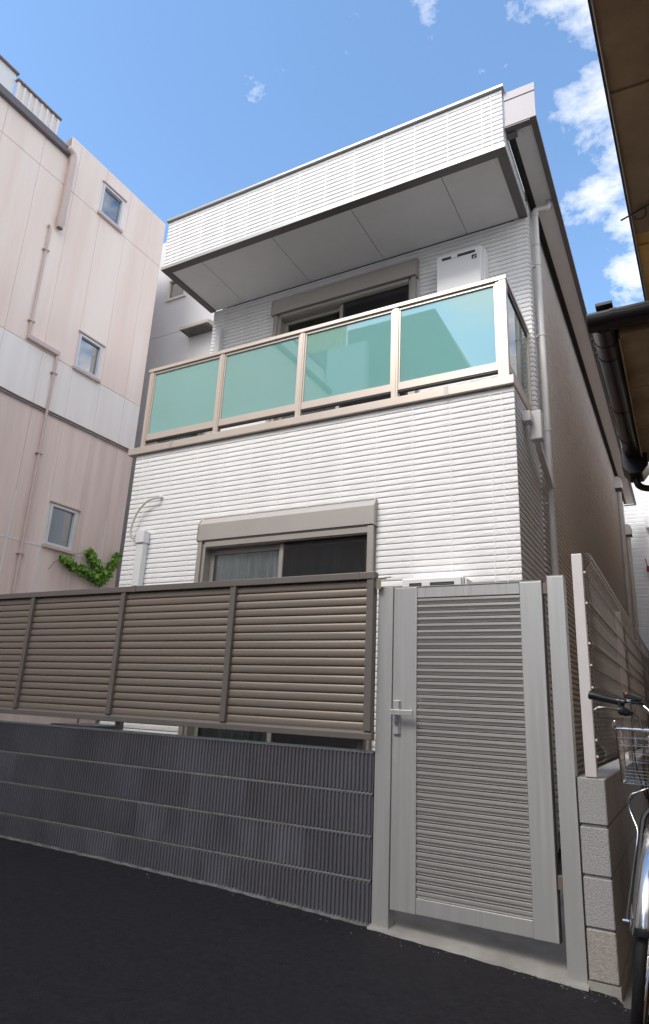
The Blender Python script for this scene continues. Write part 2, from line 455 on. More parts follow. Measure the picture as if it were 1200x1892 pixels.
XL_, XR_ = -3.505, .493      # back planes of the brick layer
W1Y = 1.412                  # lower/outer front wall plane (bricks stand proud to 1.40)
W2Y = 2.342
edges = [-3.50, -3.392, -3.302]
e = edges[-1]
for i in range(11): edges.append(e + .3287 * (i + 1))
edges += [.402, .505]
cols_front = [(a + .0025, b - .0025) for a, b in zip(edges, edges[1:])]
cols_front[0] = (-3.50, cols_front[0][1]); cols_front[-1] = (cols_front[-1][0], .503)

house = thing('white_house', (-1.5, 1.6, 0), 'narrow two-storey white house with brick-pattern siding, flat roof and teal glass balcony', 'house')
# --- main masses
def wallrects(rects, axis, p0, p1):
    mb = MB()
    for a0, a1, z0, z1 in rects:
        if axis == 'x': mb.box(a0, a1, p0, p1, z0, z1)
        else: mb.box(p0, p1, a0, a1, z0, z1)
    return mb
LWIN = (-2.44, -.66, .42, 2.46)
LBOX = (-2.475, -.655, 2.44, 2.69)
UWIN = (-2.42, -.70, 3.62, 5.50)
UBOX = (-2.50, -.64, 5.48, 5.72)
fw = add('front_wall', wallrects(cut((XL_, XR_, .05, 3.511), [LWIN]), 'x', W1Y, 1.56), 'siding_back', house)
fr_rows = [zrow(k) for k in range(62)]
siding(fw, 'x', W1Y, cols_front, fr_rows, [(-2.485, -.650, .40, 2.697)], lambda z: 1.93 < z < 3.2)
def vstrips(parent, ys, x_or_y, z0, z1, axis, holes=()):
    mb = MB()
    for a in ys:
        for (b0, b1, c0, c1) in cut((a - .0035, a + .0035, z0, z1), holes):
            if axis == 'x': mb.box(b0, b1, x_or_y - .0108, x_or_y, c0, c1)
            else: mb.box(x_or_y, x_or_y + .0075, b0, b1, c0, c1)
    add('joint_strips', mb, 'siding', parent, kind='stuff')
vstrips(fw, edges[1:-1], W1Y, .05, 3.511, 'x', [(-2.485, -.650, .40, 2.697)])

uw = add('upper_wall', wallrects(cut((-3.455, XR_, 3.30, 5.86), [UWIN]), 'x', W2Y, 2.48), 'siding_back', house)
uedges = [-3.455, -3.39, -3.302] + edges[3:]
cols_up = [(a + .0025, b - .0025) for a, b in zip(uedges, uedges[1:])]
up_rows = [zrow(k) for k in range(-47, 5)]
siding(uw, 'x', W2Y, cols_up, up_rows, [(-2.51, -.63, 3.60, 5.735)], None, clip=(3.3, 5.858))
vstrips(uw, uedges[1:-1], W2Y, 3.3, 5.857, 'x', [(-2.51, -.63, 3.60, 5.735)])

pw_ = add('parapet', MB().box(XL_, XR_, W1Y, 2.36, 5.895, 6.545), 'siding_back', house)
pa_rows = [5.900 + PITCH * k for k in range(13)]
siding(pw_, 'x', W1Y, cols_front, pa_rows, [], None, clip=(5.9, 6.545))
vstrips(pw_, edges[1:-1], W1Y, 5.9, 6.545, 'x')
# --- side wall facing the alley
SY1 = 13.3
sw = add('side_wall', MB().box(XR_ - .14, XR_, 1.562, 2.34, .05, 3.511).box(XR_ - .14, XR_, 2.482, SY1, .05, 6.12), 'siding_back', house)
sedge = [1.402, 1.505, 1.595]
while sedge[-1] < SY1 - .4: sedge.append(sedge[-1] + .3287)
sedge.append(SY1)
cols_side = [(a + .0025, b - .0025) for a, b in zip(sedge, sedge[1:])]
near = [c for c in cols_side if c[0] < 2.33]; near[-1] = (near[-1][0], 2.32)
near[0] = (1.412, near[0][1])
far = [(2.345, 2.43), (2.435, 2.525)] + [c for c in cols_side if c[0] > 2.5]; far[2] = (2.53, far[2][1])
siding(sw, 'y', XR_, near, [zrow(k) for k in range(62)], [], None, nseg=3, clip=(.1, 3.511), gap=.008, T=.0125)
siding(sw, 'y', XR_, far, [zrow(k) for k in range(-51, 66)], [], None, nseg=2, clip=(.1, 6.11), gap=.014, T=.021)
vstrips(sw, [c[1] + .0025 for c in far[:-1]], XR_, .1, 6.1, 'y')
vstrips(sw, [c[1] + .0025 for c in near[:-1]], XR_, .1, 3.511, 'y')
siding(pw_, 'y', XR_, near, pa_rows, [], None, nseg=3, clip=(5.9, 6.115))
add('left_wall', MB().box(-3.50, -3.38, 1.562, SY1, .05, 3.245).box(-3.455, -3.38, 2.482, SY1, 3.31, 6.1), 'siding_back', house)
add('rear_wall', MB().box(-3.5, XR_ - .01, SY1 - .12, SY1, .05, 6.1), 'siding_back', house)
add('roof', MB().box(-3.45, .50, 2.36, SY1, 6.12, 6.24), 'greymetal', house)
# --- parapet trims
tr = add('parapet_coping', MB().box(-3.525, .525, 1.375, 2.40, 6.547, 6.580), 'trim_light', house, bev=.004)
tb = add('overhang_trim', MB().box(-3.515, .515, 1.388, 1.478, 5.857, 5.897)
         .box(-3.515, -3.435, 1.479, 2.34, 5.857, 5.897).box(.435, .515, 1.479, 2.34, 5.857, 5.897), 'trim_dark', house, bev=.002)
add('overhang_trim_edge', MB().box(-3.518, .518, 1.384, 1.387, 5.86, 5.90), 'trim_light', house)
sof = add('soffit', MB().box(-3.43, .43, 1.48, 2.335, 5.880, 5.892), 'trim_dark', house)
sx = [-3.432, -2.98, -2.02, -1.062, -.105, .432]
for a, b in zip(sx, sx[1:]):
    me = MB().box(.0035, b - a - .0035, 0, .852, 0, .010).mesh('soffit_panel', 'soffit')
    inst('soffit_panel', me, (a, 1.481, 5.868), sof)
# --- eave along the side
ev = add('eave', MB().box(.508, .754, 1.47, SY1 + .25, 6.151, 6.19), 'fascia', house)
add('eave_fascia', MB().prism([(.755, 6.127), (.785, 6.127), (.785, 6.165), (.755, 6.175)], 1.452, SY1 + .3, 'y'), 'trim_dark', ev)
mb = MB().box(.512, .786, 1.436, 1.451, 6.185, 6.42)
mb.box(.512, .788, 1.430, 1.451, 6.125, 6.182).box(.512, .788, 1.430, 1.451, 6.425, 6.515)
add('gable_fascia', mb, 'fascia', ev, bev=.002)
add('eave_trim', MB().box(.735, .787, 1.452, SY1 + .3, 6.112, 6.126).box(.508, .7345, 1.435, 1.50, 6.112, 6.126).box(.508, .734, SY1 + .22, SY1 + .3, 6.112, 6.126), 'trim_dark', ev)
add('eave_soffit', MB().box(.570, .732, 1.502, SY1 + .22, 6.135, 6.15), 'soffit', ev)
mb = MB().box(.507, .568, 1.502, SY1 + .2, 6.140, 6.150)
for i in range(118):
    y = 1.56 + i * .1
    mb.box(.512, .566, y, y + .075, 6.1365, 6.1395)
for xx in (.515, .535, .555): mb.box(xx, xx + .006, 1.502, SY1 + .2, 6.128, 6.1362)
add('vent_strip', mb, 'vent', ev)
add('eave_end_block', MB().box(.51, .60, 1.502, 1.56, 6.09, 6.111), 'greymetal', ev)
# --- balcony
bc = add('balcony', MB().box(-3.45, .35, 1.562, 2.34, 3.25, 3.30), 'siding_back', house)
add('balcony_soffit', MB().box(-3.44, .34, 1.562, 2.34, 3.24, 3.249), 'soffit', bc)
add('parapet_cap', MB().box(-3.60, .512, 1.365, 1.535, 3.513, 3.588).box(.40, .512, 1.536, 2.325, 3.513, 3.588).box(-3.60, -3.48, 1.536, 2.325, 3.513, 3.588), 'rail', bc, bev=.004)
add('cap_joint', MB().box(-3.02, -2.985, 1.3615, 1.37, 3.512, 3.590).box(-.055, -.020, 1.3615, 1.37, 3.512, 3.590), 'shutter', bc)
rl = add('balcony_railing', MB().box(-3.475, .478, 1.385, 1.455, 4.495, 4.535).box(.425, .478, 1.456, 2.318, 4.495, 4.535).box(-3.475, -3.42, 1.456, 2.318, 4.495, 4.535), 'rail', house, bev=.004)
pxs = [-3.43, -2.455, -1.487, -.512]
pm = MB().box(-.030, .030, 0, .05, 3.588, 4.495).box(-.012, .012, -.004, -.0005, 3.588, 4.495).mesh('railing_post', 'rail')
for x in pxs: inst('railing_post', pm, (x, 1.395, 0), rl)
add('corner_post', MB().box(.415, .472, 1.390, 1.450, 3.588, 4.495).box(.385, .4145, 1.396, 1.445, 3.588, 4.495), 'rail', rl, bev=.002)
add('wall_post', MB().box(.432, .470, 2.268, 2.318, 3.588, 4.495), 'rail', rl, bev=.002)
add('wall_post', MB().box(-3.47, -3.425, 2.268, 2.318, 3.588, 4.495), 'rail', rl, bev=.002)
for a, b in zip(pxs, pxs[1:] + [.415]):
    a += .031; b -= .031
    low_rail = add('lower_rail', MB().box(a, b, 1.40, 1.44, 3.670, 3.742), 'rail', rl, bev=.002)
    add('rail_shade_strip', MB().box(a, b, 1.405, 1.445, 3.655, 3.6695), 'black', low_rail)  # black strip standing in for the shade under the lower rail
    add('upper_rail', MB().box(a, b, 1.402, 1.438, 4.468, 4.494), 'rail', rl, bev=.002)
    for a_ in (a, b - .014): add('glass_frame', MB().box(a_, a_ + .014, 1.405, 1.435, 3.743, 4.467), 'rail', rl)
    add('glass_panel', MB().box(a + .014, b - .014, 1.416, 1.422, 3.742, 4.468), 'teal', rl)
add('lower_rail', MB().box(.437, .468, 1.452, 2.267, 3.672, 3.742), 'rail', rl, bev=.002)
add('upper_rail', MB().box(.437, .468, 1.452, 2.267, 4.455, 4.494), 'trim_dark', rl, bev=.002)
add('glass_panel', MB().box(.450, .456, 1.452, 2.267, 3.742, 4.455), 'tealclear', rl)
add('lower_rail', MB().box(-3.468, -3.437, 1.452, 2.267, 3.672, 3.742), 'rail', rl, bev=.002)
add('glass_panel', MB().box(-3.456, -3.450, 1.452, 2.267, 3.742, 4.46), 'tealclear', rl)

# --- windows
def window(x0, x1, z0, z1, yf, name, split=.5, curtain=True):
    fb = .045
    d0, d1 = yf - .035, yf + .10
    fr = add(name, MB().box(x0, x0 + fb, d0, d1, z0, z1).box(x1 - fb, x1, d0, d1, z0, z1)
             .box(x0 + fb, x1 - fb, d0, d1, z1 - .07, z1).box(x0 + fb, x1 - fb, d0, d1, z0, z0 + .05), 'window_frame', house, bev=.002)
    add('head_track', MB().box(x0 + fb, x1 - fb, yf - .05, yf - .036, z1 - .058, z1 - .010), 'window_frame', fr)
    mid = x0 + (x1 - x0) * split
    ia, ib, iz0, iz1 = x0 + fb + .001, x1 - fb - .001, z0 + .051, z1 - .071
    def sash(a, b, y, m):
        s_ = add('sash', MB().box(a, a + .05, y, y + .03, iz0, iz1).box(b - .05, b, y, y + .03, iz0, iz1)
                 .box(a + .05, b - .05, y, y + .03, iz1 - .045, iz1).box(a + .05, b - .05, y, y + .03, iz0, iz0 + .06), m, fr, bev=.0015)
        add('pane', MB().box(a + .049, b - .049, y + .012, y + .018, iz0 + .059, iz1 - .044), 'glass', fr)
    sash(ia, mid + .027, yf + .045, 'window_frame')
    sash(mid - .025, ib, yf + .008, 'window_frame')
    # insect screen before the right half
    mbs = MB().box(mid + .027, ib - .002, yf - .012, yf - .009, iz0, iz1)
    o = add('insect_screen', mbs, 'screen', fr)
    add('room', MB().box(x0 - .3, x1 + .3, yf + 1.6, yf + 1.65, z0 - .2, z1 + .1).box(x0 - .3, x1 + .3, yf + .16, yf + 1.6, z1 + .02, z1 + .08)
        .box(x0 - .3, x0 - .25, yf + .16, yf + 1.6, z0 - .2, z1).box(x1 + .25, x1 + .3, yf + .16, yf + 1.6, z0 - .2, z1), 'room', fr)
    if curtain:
        mb = MB(); nn = 150
        for i in range(nn + 1):
            x = x0 + .03 + (x1 - x0 - .06) * i / nn
            y = yf + .115 + .022 * math.sin(i * .62 + .8 * math.sin(i * .11)) + .01 * math.sin(i * 1.7)
            mb.v += [(x, y, z0 + .03), (x, y * 1.0 + .002, z1 - .02)]
        for i in range(nn): mb.f.append((2 * i, 2 * i + 2, 2 * i + 3, 2 * i + 1))
        add('curtain', mb, 'curtain', fr, smooth=True)
    return fr
# translucent-ish insect screen: thin dark veil
def veil(name, col, a):
    m = bpy.data.materials.new(name); m.use_nodes = True; t = m.node_tree
    t.nodes.remove(t.nodes['Principled BSDF'])
    tr_ = t.nodes.new('ShaderNodeBsdfTransparent'); df = t.nodes.new('ShaderNodeBsdfDiffuse'); df.inputs[0].default_value = (*col, 1)
    mi = t.nodes.new('ShaderNodeMixShader'); mi.inputs[0].default_value = a
    t.links.new(tr_.outputs[0], mi.inputs[1]); t.links.new(df.outputs[0], mi.inputs[2]); t.links.new(mi.outputs[0], t.nodes['Material Output'].inputs[0])
    return m
M['screen'] = veil('insect_screen_mesh', (.035, .033, .035), .5)
lw = window(LWIN[0], LWIN[1], LWIN[2], LWIN[3], 1.40, 'lower_window', split=.49)
uwn = window(UWIN[0], UWIN[1], UWIN[2], UWIN[3], 2.33, 'upper_window', split=.49, curtain=False)
def shutterbox(x0, x1, z0, z1, yw, out, par):
    a = yw; f = yw - out
    prof = [(a, z0), (f, z0), (f, z1 - .055), (f + .03, z1 - .006), (f + .045, z1), (a, z1)]
    add('shutter_box', MB().prism(prof, x0, x1, 'x'), 'shutter', par, bev=.003)
    add('shutter_end_cap', MB().prism([(p, q) for p, q in [(a, z0 - .006), (f - .004, z0 - .006), (f - .004, z1 - .053), (f + .026, z1 - .002), (f + .045, z1 + .004), (a, z1 + .004)]], x1 + .0005, x1 + .008, 'x'), 'shutter', par)
    add('shutter_end_cap', MB().prism([(p, q) for p, q in [(a, z0 - .006), (f - .004, z0 - .006), (f - .004, z1 - .053), (f + .026, z1 - .002), (f + .045, z1 + .004), (a, z1 + .004)]], x0 - .008, x0 - .0005, 'x'), 'shutter', par)
    add('shutter_slot', MB().box(x0 + .04, x1 - .04, f + .01, f + .03, z0 - .012, z0 - .0005), 'trim_dark', par)
shutterbox(-2.482, -.655, 2.467, 2.682, 1.411, .072, lw)
for a_, b_ in ((-.708, -.655), (-2.478, -2.43)): add('shutter_guide', MB().box(a_, b_, 1.345, 1.362, .42, 2.455), 'window_frame', lw, bev=.002)
shutterbox(-2.49, -.655, 5.497, 5.722, 2.341, .085, uwn)
for a_, b_ in ((-.715, -.66), (-2.47, -2.42)): add('shutter_guide', MB().box(a_, b_, 2.275, 2.294, 3.62, 5.485), 'window_frame', uwn, bev=.002)

# --- downpipes on the side wall
def pipe(name, pts, r, m, par, seg=12):
    return add(name, MB().tube(pts, r, seg), m, par, smooth=True)
def bend(pts, rad=.04, n=4):
    out = [Vector(pts[0])]
    for i in range(1, len(pts) - 1):
        p0, p, p1 = Vector(pts[i - 1]), Vector(pts[i]), Vector(pts[i + 1])
        a = (p0 - p).normalized(); b = (p1 - p).normalized()
        d = min(rad, (p0 - p).length * .49, (p1 - p).length * .49)
        s_, e_ = p + a * d, p + b * d
        for k in range(n + 1):
            t = k / n; out.append((1 - t) ** 2 * s_ + 2 * t * (1 - t) * p + t * t * e_)
    out.append(Vector(pts[-1])); return out
PY = 2.47
dp = pipe('downpipe', bend([(.70, PY + .06, 6.14), (.68, PY + .06, 6.05), (.565, PY, 6.02), (.565, PY, .1)], .03), .031, 'pipe_white', house)
for za_, zb_ in ((3.10, 2.98), (5.60, 5.585), (6.0, 5.94)): add('pipe_socket', MB().tube([(.565, PY, za_), (.565, PY, zb_)], .036, 12), 'pipe_white', dp, smooth=True)
for z in (5.35, 4.55, 3.55, 2.85, 2.0):
    add('pipe_bracket', MB().box(.505, .535, PY - .012, PY + .012, z - .012, z + .012).tube([(.565, PY, z - .012), (.565, PY, z + .012)], .036, 12), 'pipe_white', dp)
# balcony drain: box spout plus slanting rectangular duct to the downpipe
dr = add('balcony_drain', MB().box(.506, .575, 1.64, 1.74, 3.30, 3.39), 'pipe_white', house, bev=.006)
add('drain_box', MB().box(.545, .640, 1.74, 1.83, 3.17, 3.43), 'pipe_white', dr, bev=.012)
add('drain_duct', MB().tube([(.59, 1.80, 3.20), (.585, 1.90, 3.14), (.572, 2.36, 3.03), (.567, PY, 2.99)], .034, 4), 'pipe_white', dr, bev=.004)
# far pipes and white vent hoods
for (y, z, nm) in ((10.9, 5.72, 'vent_hood'), (13.05, 5.25, 'vent_hood')):
    prof = [(.506, z), (.64, z), (.66, z + .12), (.63, z + .22), (.58, z + .26), (.506, z + .26)]
    vh = add(nm, MB().prism(prof, y, y + .2, 'y'), 'white_plastic', house, bev=.01)
    add('vent_slot', MB().box(.52, .65, y + .01, y + .19, z - .03, z - .001), 'black', vh)
fp = pipe('downpipe', [(.56, 11.4, 6.12), (.56, 11.4, .1)], .045, 'pipe_white', house)
for z in (5.0, 3.6): add('pipe_bracket', MB().tube([(.56, 11.4, z), (.56, 11.4, z + .03)], .055, 10), 'pipe_white', fp)
pipe('downpipe', [(.56, 13.15, 5.2), (.56, 13.15, .1)], .05, 'pipe_white', house)

# --- small fittings on the front wall
add('cable_conduit', MB().box(-3.262, -3.165, 1.33, 1.399, 1.2, 2.50), 'white_plastic', house, bev=.006)
add('conduit_head', MB().box(-3.270, -3.157, 1.315, 1.399, 2.502, 2.63), 'white_plastic', house, bev=.008)
add('wall_cable', MB().tube(bend([(-3.06, 1.40, 2.985), (-3.085, 1.35, 2.97), (-3.20, 1.345, 2.955), (-3.33, 1.345, 2.84), (-3.385, 1.345, 2.66), (-3.365, 1.35, 2.575), (-3.33, 1.36, 2.568)], .10, 5), .0095, 8), 'cable', house, smooth=True)
add('cable_collar', MB().tube([(-3.055, 1.402, 2.99), (-3.07, 1.37, 2.982)], .016, 8), 'white_plastic', house)
ud = add('wall_duct', MB().box(-3.345, -3.262, 2.262, 2.329, 3.6, 5.40), 'white_plastic', house, bev=.006)
add('duct_cap', MB().box(-3.335, -3.27, 2.27, 2.329, 5.401, 5.56), 'white_plastic', ud, bev=.006)

# ------------------------------------------------------------------ water heaters
def heater(x0, z0, yf, label):
    h = thing('water_heater', (x0 + .235, yf + .1, z0), label, 'water heater', 'wall-hung water heaters')
    W, H, D = .475, .60, .185
    X = lambda a: x0 + a
    add('casing', MB().box(X(0), X(W), yf + .012, yf + D, z0, z0 + H), 'heater', h, bev=.006)
    add('front_cover', MB().box(X(.008), X(W - .012), yf - .008, yf + .011, z0 + .005, z0 + H - .006), 'heater', h, bev=.006)
    zt = z0 + H
    sl = add('exhaust_slot', MB().box(X(.065), X(W - .065), yf - .0095, yf - .0085, zt - .072, zt - .040), 'black', h)
    add('louvre_bar', MB().box(X(.07), X(.16), yf - .013, yf - .0096, zt - .058, zt - .053).box(X(.235), X(W - .07), yf - .013, yf - .0096, zt - .058, zt - .053), 'greymetal', sl)
    add('slot_bridge', MB().box(X(.165), X(.228), yf - .014, yf - .0096, zt - .074, zt - .038), 'heater', sl)
    bd = add('badge', MB().box(X(.375), X(.425), yf - .0095, yf - .0085, zt - .145, zt - .095), 'navy', h)
    # small swoosh-like white mark on the badge
    b = MB(); cx, cz = X(.40), zt - .12
    pts = [(cx - .016, cz - .012), (cx - .004, cz - .004), (cx + .010, cz + .012), (cx + .017, cz + .010), (cx + .004, cz - .010), (cx - .010, cz - .016)]
    b.prism([(p, q) for p, q in pts], yf - .0115, yf - .0097, 'y')
    b.box(cx - .004, cx + .014, yf - .0115, yf - .0097, cz - .020, cz - .017)
    add('badge_mark', b, 'heater', bd)
    add('side_bracket', MB().box(X(W) + .001, X(W) + .018, yf + .03, yf + D, z0 + .02, zt - .012), 'heater', h, bev=.003)
    return h
heater(-.385, 4.925, 2.142, 'white wall-hung water heater above the balcony right of the upper window')
heater(-.345, 1.368, 1.205, 'white water heater just showing over the top of the entrance gate')

# ------------------------------------------------------------------ louvre fence
fence = thing('louvre_fence', (-2.5, 0, .86), 'bronze aluminium louvre fence panels mounted above the dark ribbed block wall', 'fence')
FX0 = -5.66
add('top_rail', MB().box(FX0, .004, -.052, .004, 1.712, 1.752), 'bronze_frame', fence, bev=.003)
add('rail_joint_cover', MB().box(-1.825, -1.79, -.0545, .006, 1.711, 1.7545), 'bronze_frame', fence)
add('rail_joint_cover', MB().box(-.105, -.09, -.0545, .006, 1.711, 1.7545), 'bronze_frame', fence)
add('bottom_rail', MB().prism([(-.048, .862), (.0, .862), (.0, .905), (-.030, .905), (-.048, .893)], FX0, .004, 'x'), 'bronze_frame', fence, bev=.002)
mull = [-.022, -.965, -1.905, -2.845, -3.785, -4.725, -5.64]
mm_ = MB().box(-.022, .022, -.046, -.002, .9055, 1.7115).box(.010, .0205, -.0505, -.0465, .9055, 1.7115).mesh('mullion', 'bronze_frame')
for x in mull: inst('mullion', mm_, (x, 0, 0), fence)
prof = [(-.0225, .0476), (-.0262, .0460), (-.0290, .040), (-.0305, .030), (-.0310, .018), (-.0300, .006), (-.0280, .0022), (-.0220, .0008), (-.0145, .0006), (-.0135, .0030), (-.0100, .0040), (-.0100, .0500), (-.0130, .0500), (-.0135, .0476)]
prof = [(a, b * .982) for a, b in prof]
for a, b in zip(mull[1:], mull):
    L = b - a - .046
    me = MB().prism(prof, 0, L, 'x').mesh('slat', 'bronze', smooth=True)
    me.set_sharp_from_angle(angle=math.radians(50))
    for k in range(17):
        z = .901 + k * .0477
        inst('slat', me, (a + .023, 0, z), fence)
for x in (-.085, -1.86, -3.75, -5.4):
    add('fence_post', MB().box(x - .02, x + .02, .010, .05, .808, 1.70), 'bronze_frame', fence, bev=.002)
add('corner_bracket', MB().box(.006, .034, -.03, -.026, 1.655, 1.715).box(.006, .052, -.03, .012, 1.716, 1.719), 'olive', fence)
add('bracket_bolt', MB().tube([(.045, -.01, 1.7245), (.085, -.01, 1.7245)], .006, 8), 'white_plastic', fence)

# ------------------------------------------------------------------ ribbed block wall
bw = thing('block_wall', (-2.5, .06, .02), 'low dark grey garden wall of vertically ribbed concrete blocks', 'wall')
def ribbed(Lb, Hb):
    n = 17; p = Lb / n; pts = []
    for i in range(n):
        x = i * p
        pts += [(x + .0002, .0), (x + .0040, -.009), (x + p - .0100, -.009), (x + p - .0060, .0)]
    pts += [(Lb, 0), (Lb, .12), (0, .12)]
    mb = MB(); m = len(pts)
    for z, s_ in ((0, 1), (.004, 0), (Hb - .004, 0), (Hb, 1)):
        for (x, y) in pts:
            mb.v.append((x, y + (.004 if s_ and y < 0 else 0), z))
    for r in range(3):
        for i in range(m):
            j = (i + 1) % m; mb.f.append((r * m + i, r * m + j, (r + 1) * m + j, (r + 1) * m + i))
    mb.f.append(tuple(range(m))); mb.f.append(tuple(range(3 * m, 4 * m)))
    return mb
bmeshes = [ribbed(.397, .190).mesh('block', k) for k in ('block', 'blockb', 'blockc')]
rb = random.Random(11)
for r in range(4):
    for c in range(14):
        k = rb.choices((0, 1, 2), (5, 2, 4))[0]
        jit = rb.uniform(-.0012, .0012)
        inst('block', bmeshes[k], (-.398 * (c + 1) - .002, .012 + jit, .0 + .2 * r + (.004 if r else 0)), bw)
mb = MB()
for r in range(1, 4):
    # slightly wavy mortar bead following the ribs
    b = len(mb.v); nn = 560
    for i in range(nn + 1):
        x = -5.57 + 5.566 * i / nn
        yy = .0052 + .0015 * math.sin(i * 2.67) + rb.uniform(-.0006, .0006)
        zc_ = .2 * r - .003
        zz = rb.uniform(-.0008, .0008)
        mb.v += [(x, .03, zc_ - .007), (x, yy + .003, zc_ - .0075 + zz), (x, yy, zc_ + zz), (x, yy + .003, zc_ + .0075 + zz), (x, .03, zc_ + .007)]
    for i in range(nn):
        for q in range(4): mb.f.append((b + i * 5 + q, b + i * 5 + 5 + q, b + i * 5 + 6 + q, b + i * 5 + 1 + q))
add('mortar_joint', mb, 'mortar', bw)
add('capping', MB().box(-5.57, -.004, .006, .134, .7945, .8010), 'captop', bw)
# rough mortar toe at the foot of the wall
mb = MB(); b = 0; nn = 320
for i in range(nn + 1):
    x = -5.57 + 5.59 * i / nn
    g = gz(x)
    mb.v += [(x, .012, g + .010 + rb.uniform(-.004, .004)), (x, .002 + rb.uniform(-.003, .003), g + .006 + rb.uniform(-.003, .003)), (x, -.014 + rb.uniform(-.006, .005), g - .004)]
for i in range(nn):
    for q in range(2): mb.f.append((i * 3 + q, i * 3 + 3 + q, i * 3 + 4 + q, i * 3 + 1 + q))
add('mortar_toe', mb, 'toe', bw)

# ------------------------------------------------------------------ gate
for (x0, x1, z0, z1, lab) in ((.008, .096, -.004, 1.672, 'slender silver gate post between the louvre fence and the gate'),
                              (.9135, .992, -.05, 1.688, 'pale silver gate post beside the grey concrete block pier')):
    gp = thing('gate_post', ((x0 + x1) / 2, .035, z0), lab, 'gate post', 'gate posts')
    add('shaft', MB().box(x0, x1, .0, .075, z0, z1 - .0035), 'gate', gp, bev=.002)
    add('cap', MB().box(x0 - .001, x1 + .001, -.001, .076, z1 - .003, z1), 'gate', gp)
gt = thing('gate', (.5, .02, .09), 'silver aluminium entrance gate with narrow horizontal slats and lever handle', 'gate')
add('stile', MB().box(.1035, .2355, 0, .045, .094, 1.662), 'gate', gt, bev=.002)
add('stile', MB().box(.780, .8875, 0, .045, .094, 1.662), 'gate', gt, bev=.002)
add('stile_edge', MB().box(.8885, .892, .004, .045, .094, 1.662), 'gate_dark', gt)
add('top_rail', MB().box(.2365, .779, .003, .042, 1.604, 1.661), 'gate', gt, bev=.002)
add('bottom_rail', MB().box(.2365, .779, .003, .042, .095, .163), 'gate', gt, bev=.002)
add('top_cap', MB().box(.1035, .8875, -.001, .046, 1.663, 1.667), 'gate', gt)
gp_ = [(.0120, .0296), (.0060, .0290), (.004, .0275), (.0035, .0165), (.0055, .0145), (.0115, .0020), (.014, .0), (.0303, .0), (.0303, .0296)]
me = MB().prism(gp_, .2368, .7788, 'x').mesh('slat', 'gate_slat')
n_s = 43; pz = (1.603 - .164) / n_s
for k in range(n_s): inst('slat', me, (0, 0, .1645 + k * pz), gt)
add('backing', MB().box(.2366, .779, .0305, .036, .164, 1.603), 'gate_dark', gt)
hp = add('handle_plate', MB().box(.113, .150, -.012, -.0005, .898, 1.066), 'gate', gt, bev=.0015)
add('plate_strip', MB().box(.1435, .1475, -.014, -.0125, .90, 1.064), 'chrome', hp)
add('lever', MB().box(.110, .232, -.052, -.040, .993, 1.020).tube([(.128, -.042, 1.006), (.128, -.012, 1.006)], .010, 10), 'gate', hp, bev=.002)
add('lock_cylinder', MB().tube([(.131, -.0125, .953), (.131, -.018, .953)], .010, 16), 'greymetal', hp)
for z in (.30, 1.60):
    add('hinge', MB().box(.8922, .912, .006, .040, z, z + .055), 'hinge', gt, bev=.001)

# ------------------------------------------------------------------ concrete block wall and mesh fence
cw = thing('concrete_block_wall', (1.06, 1.5, -.05), 'grey concrete block wall running back along the alley beside the gate', 'wall')
bz = [-.018, .1765, .3745, .5745, .7735]
long_ = MB().box(0, .115, 0, .391, 0, .188).mesh('block', 'cblock')
half_ = MB().box(0, .115, 0, .191, 0, .188).mesh('block', 'cblock')
stain_ = MB().box(0, .115, 0, .392, 0, .187).mesh('block', 'cblockb')
def cb(me, x, y, z):
    o = inst('block', me, (x, y, z), cw)
    bo = o.modifiers.new('bevel', 'BEVEL'); bo.width = .004; bo.segments = 1
for r in range(4):
    y = 0.0; z = bz[r] + .005
    first = True
    while y < 8.0:
        if r == 0: me = stain_; st = .40
        else:
            me = long_; st = .40
            if first and r % 2 == 0: me = half_; st = .20
        cb(me, .999, y, z); y += st; first = False
add('mortar_core', MB().box(1.006, 1.108, .006, 8.0, -.02, .765), 'mortar', cw)
add('footing', MB().box(.994, 1.119, -.004, 8.0, -.10, -.0185), 'apron', cw)

mf = thing('mesh_fence', (1.06, 2.0, .775), 'tall bronze welded wire mesh fence standing on the concrete block wall', 'fence')
def post(x0, x1, y0, y1, z0, z1, m='post'):
    return add('post', MB().box(x0, x1, y0, y1, z0, z1), m, mf, bev=.002)
post(1.035, 1.083, .0, .04, .772, 1.790)
for y in (2.02, 4.02, 6.02): post(1.045, 1.085, y, y + .04, .772, 1.80, 'wire')
def vwire(y):
    p = []
    # bottom curl
    for k in range(7):
        a = math.radians(-150 + 50 * k); p.append((1.122 - .03 * math.cos(a) - .0, y, .862 - .034 * math.sin(a)))
    p = [(1.093, y, .832), (1.108, y, .838), (1.120, y, .855), (1.122, y, .875), (1.114, y, .895), (1.098, y, .912), (1.092, y, .93)]
    for zf in (1.16, 1.36, 1.55):
        p += [(1.092, y, zf - .03), (1.104, y, zf), (1.092, y, zf + .03)]
    p += [(1.092, y, 1.70), (1.098, y, 1.722), (1.116, y, 1.742), (1.128, y, 1.765), (1.120, y, 1.790), (1.104, y, 1.800), (1.092, y, 1.795)]
    return p
mb = MB(); y = .045
while y < 8.0:
    mb.tube(vwire(y), .0021, 4, caps=False); y += .05
hz = [(1.093, .832), (1.122, .865), (1.092, .93), (1.092, 1.04), (1.104, 1.16), (1.092, 1.26), (1.104, 1.36), (1.092, 1.46), (1.104, 1.55), (1.092, 1.70), (1.128, 1.765), (1.092, 1.795)]
for x, z in hz: mb.tube([(x - .004, .02, z), (x - .004, 8.0, z)], .0023, 5)
add('wire_mesh', mb, 'wire', mf, kind='stuff')
mb = MB()
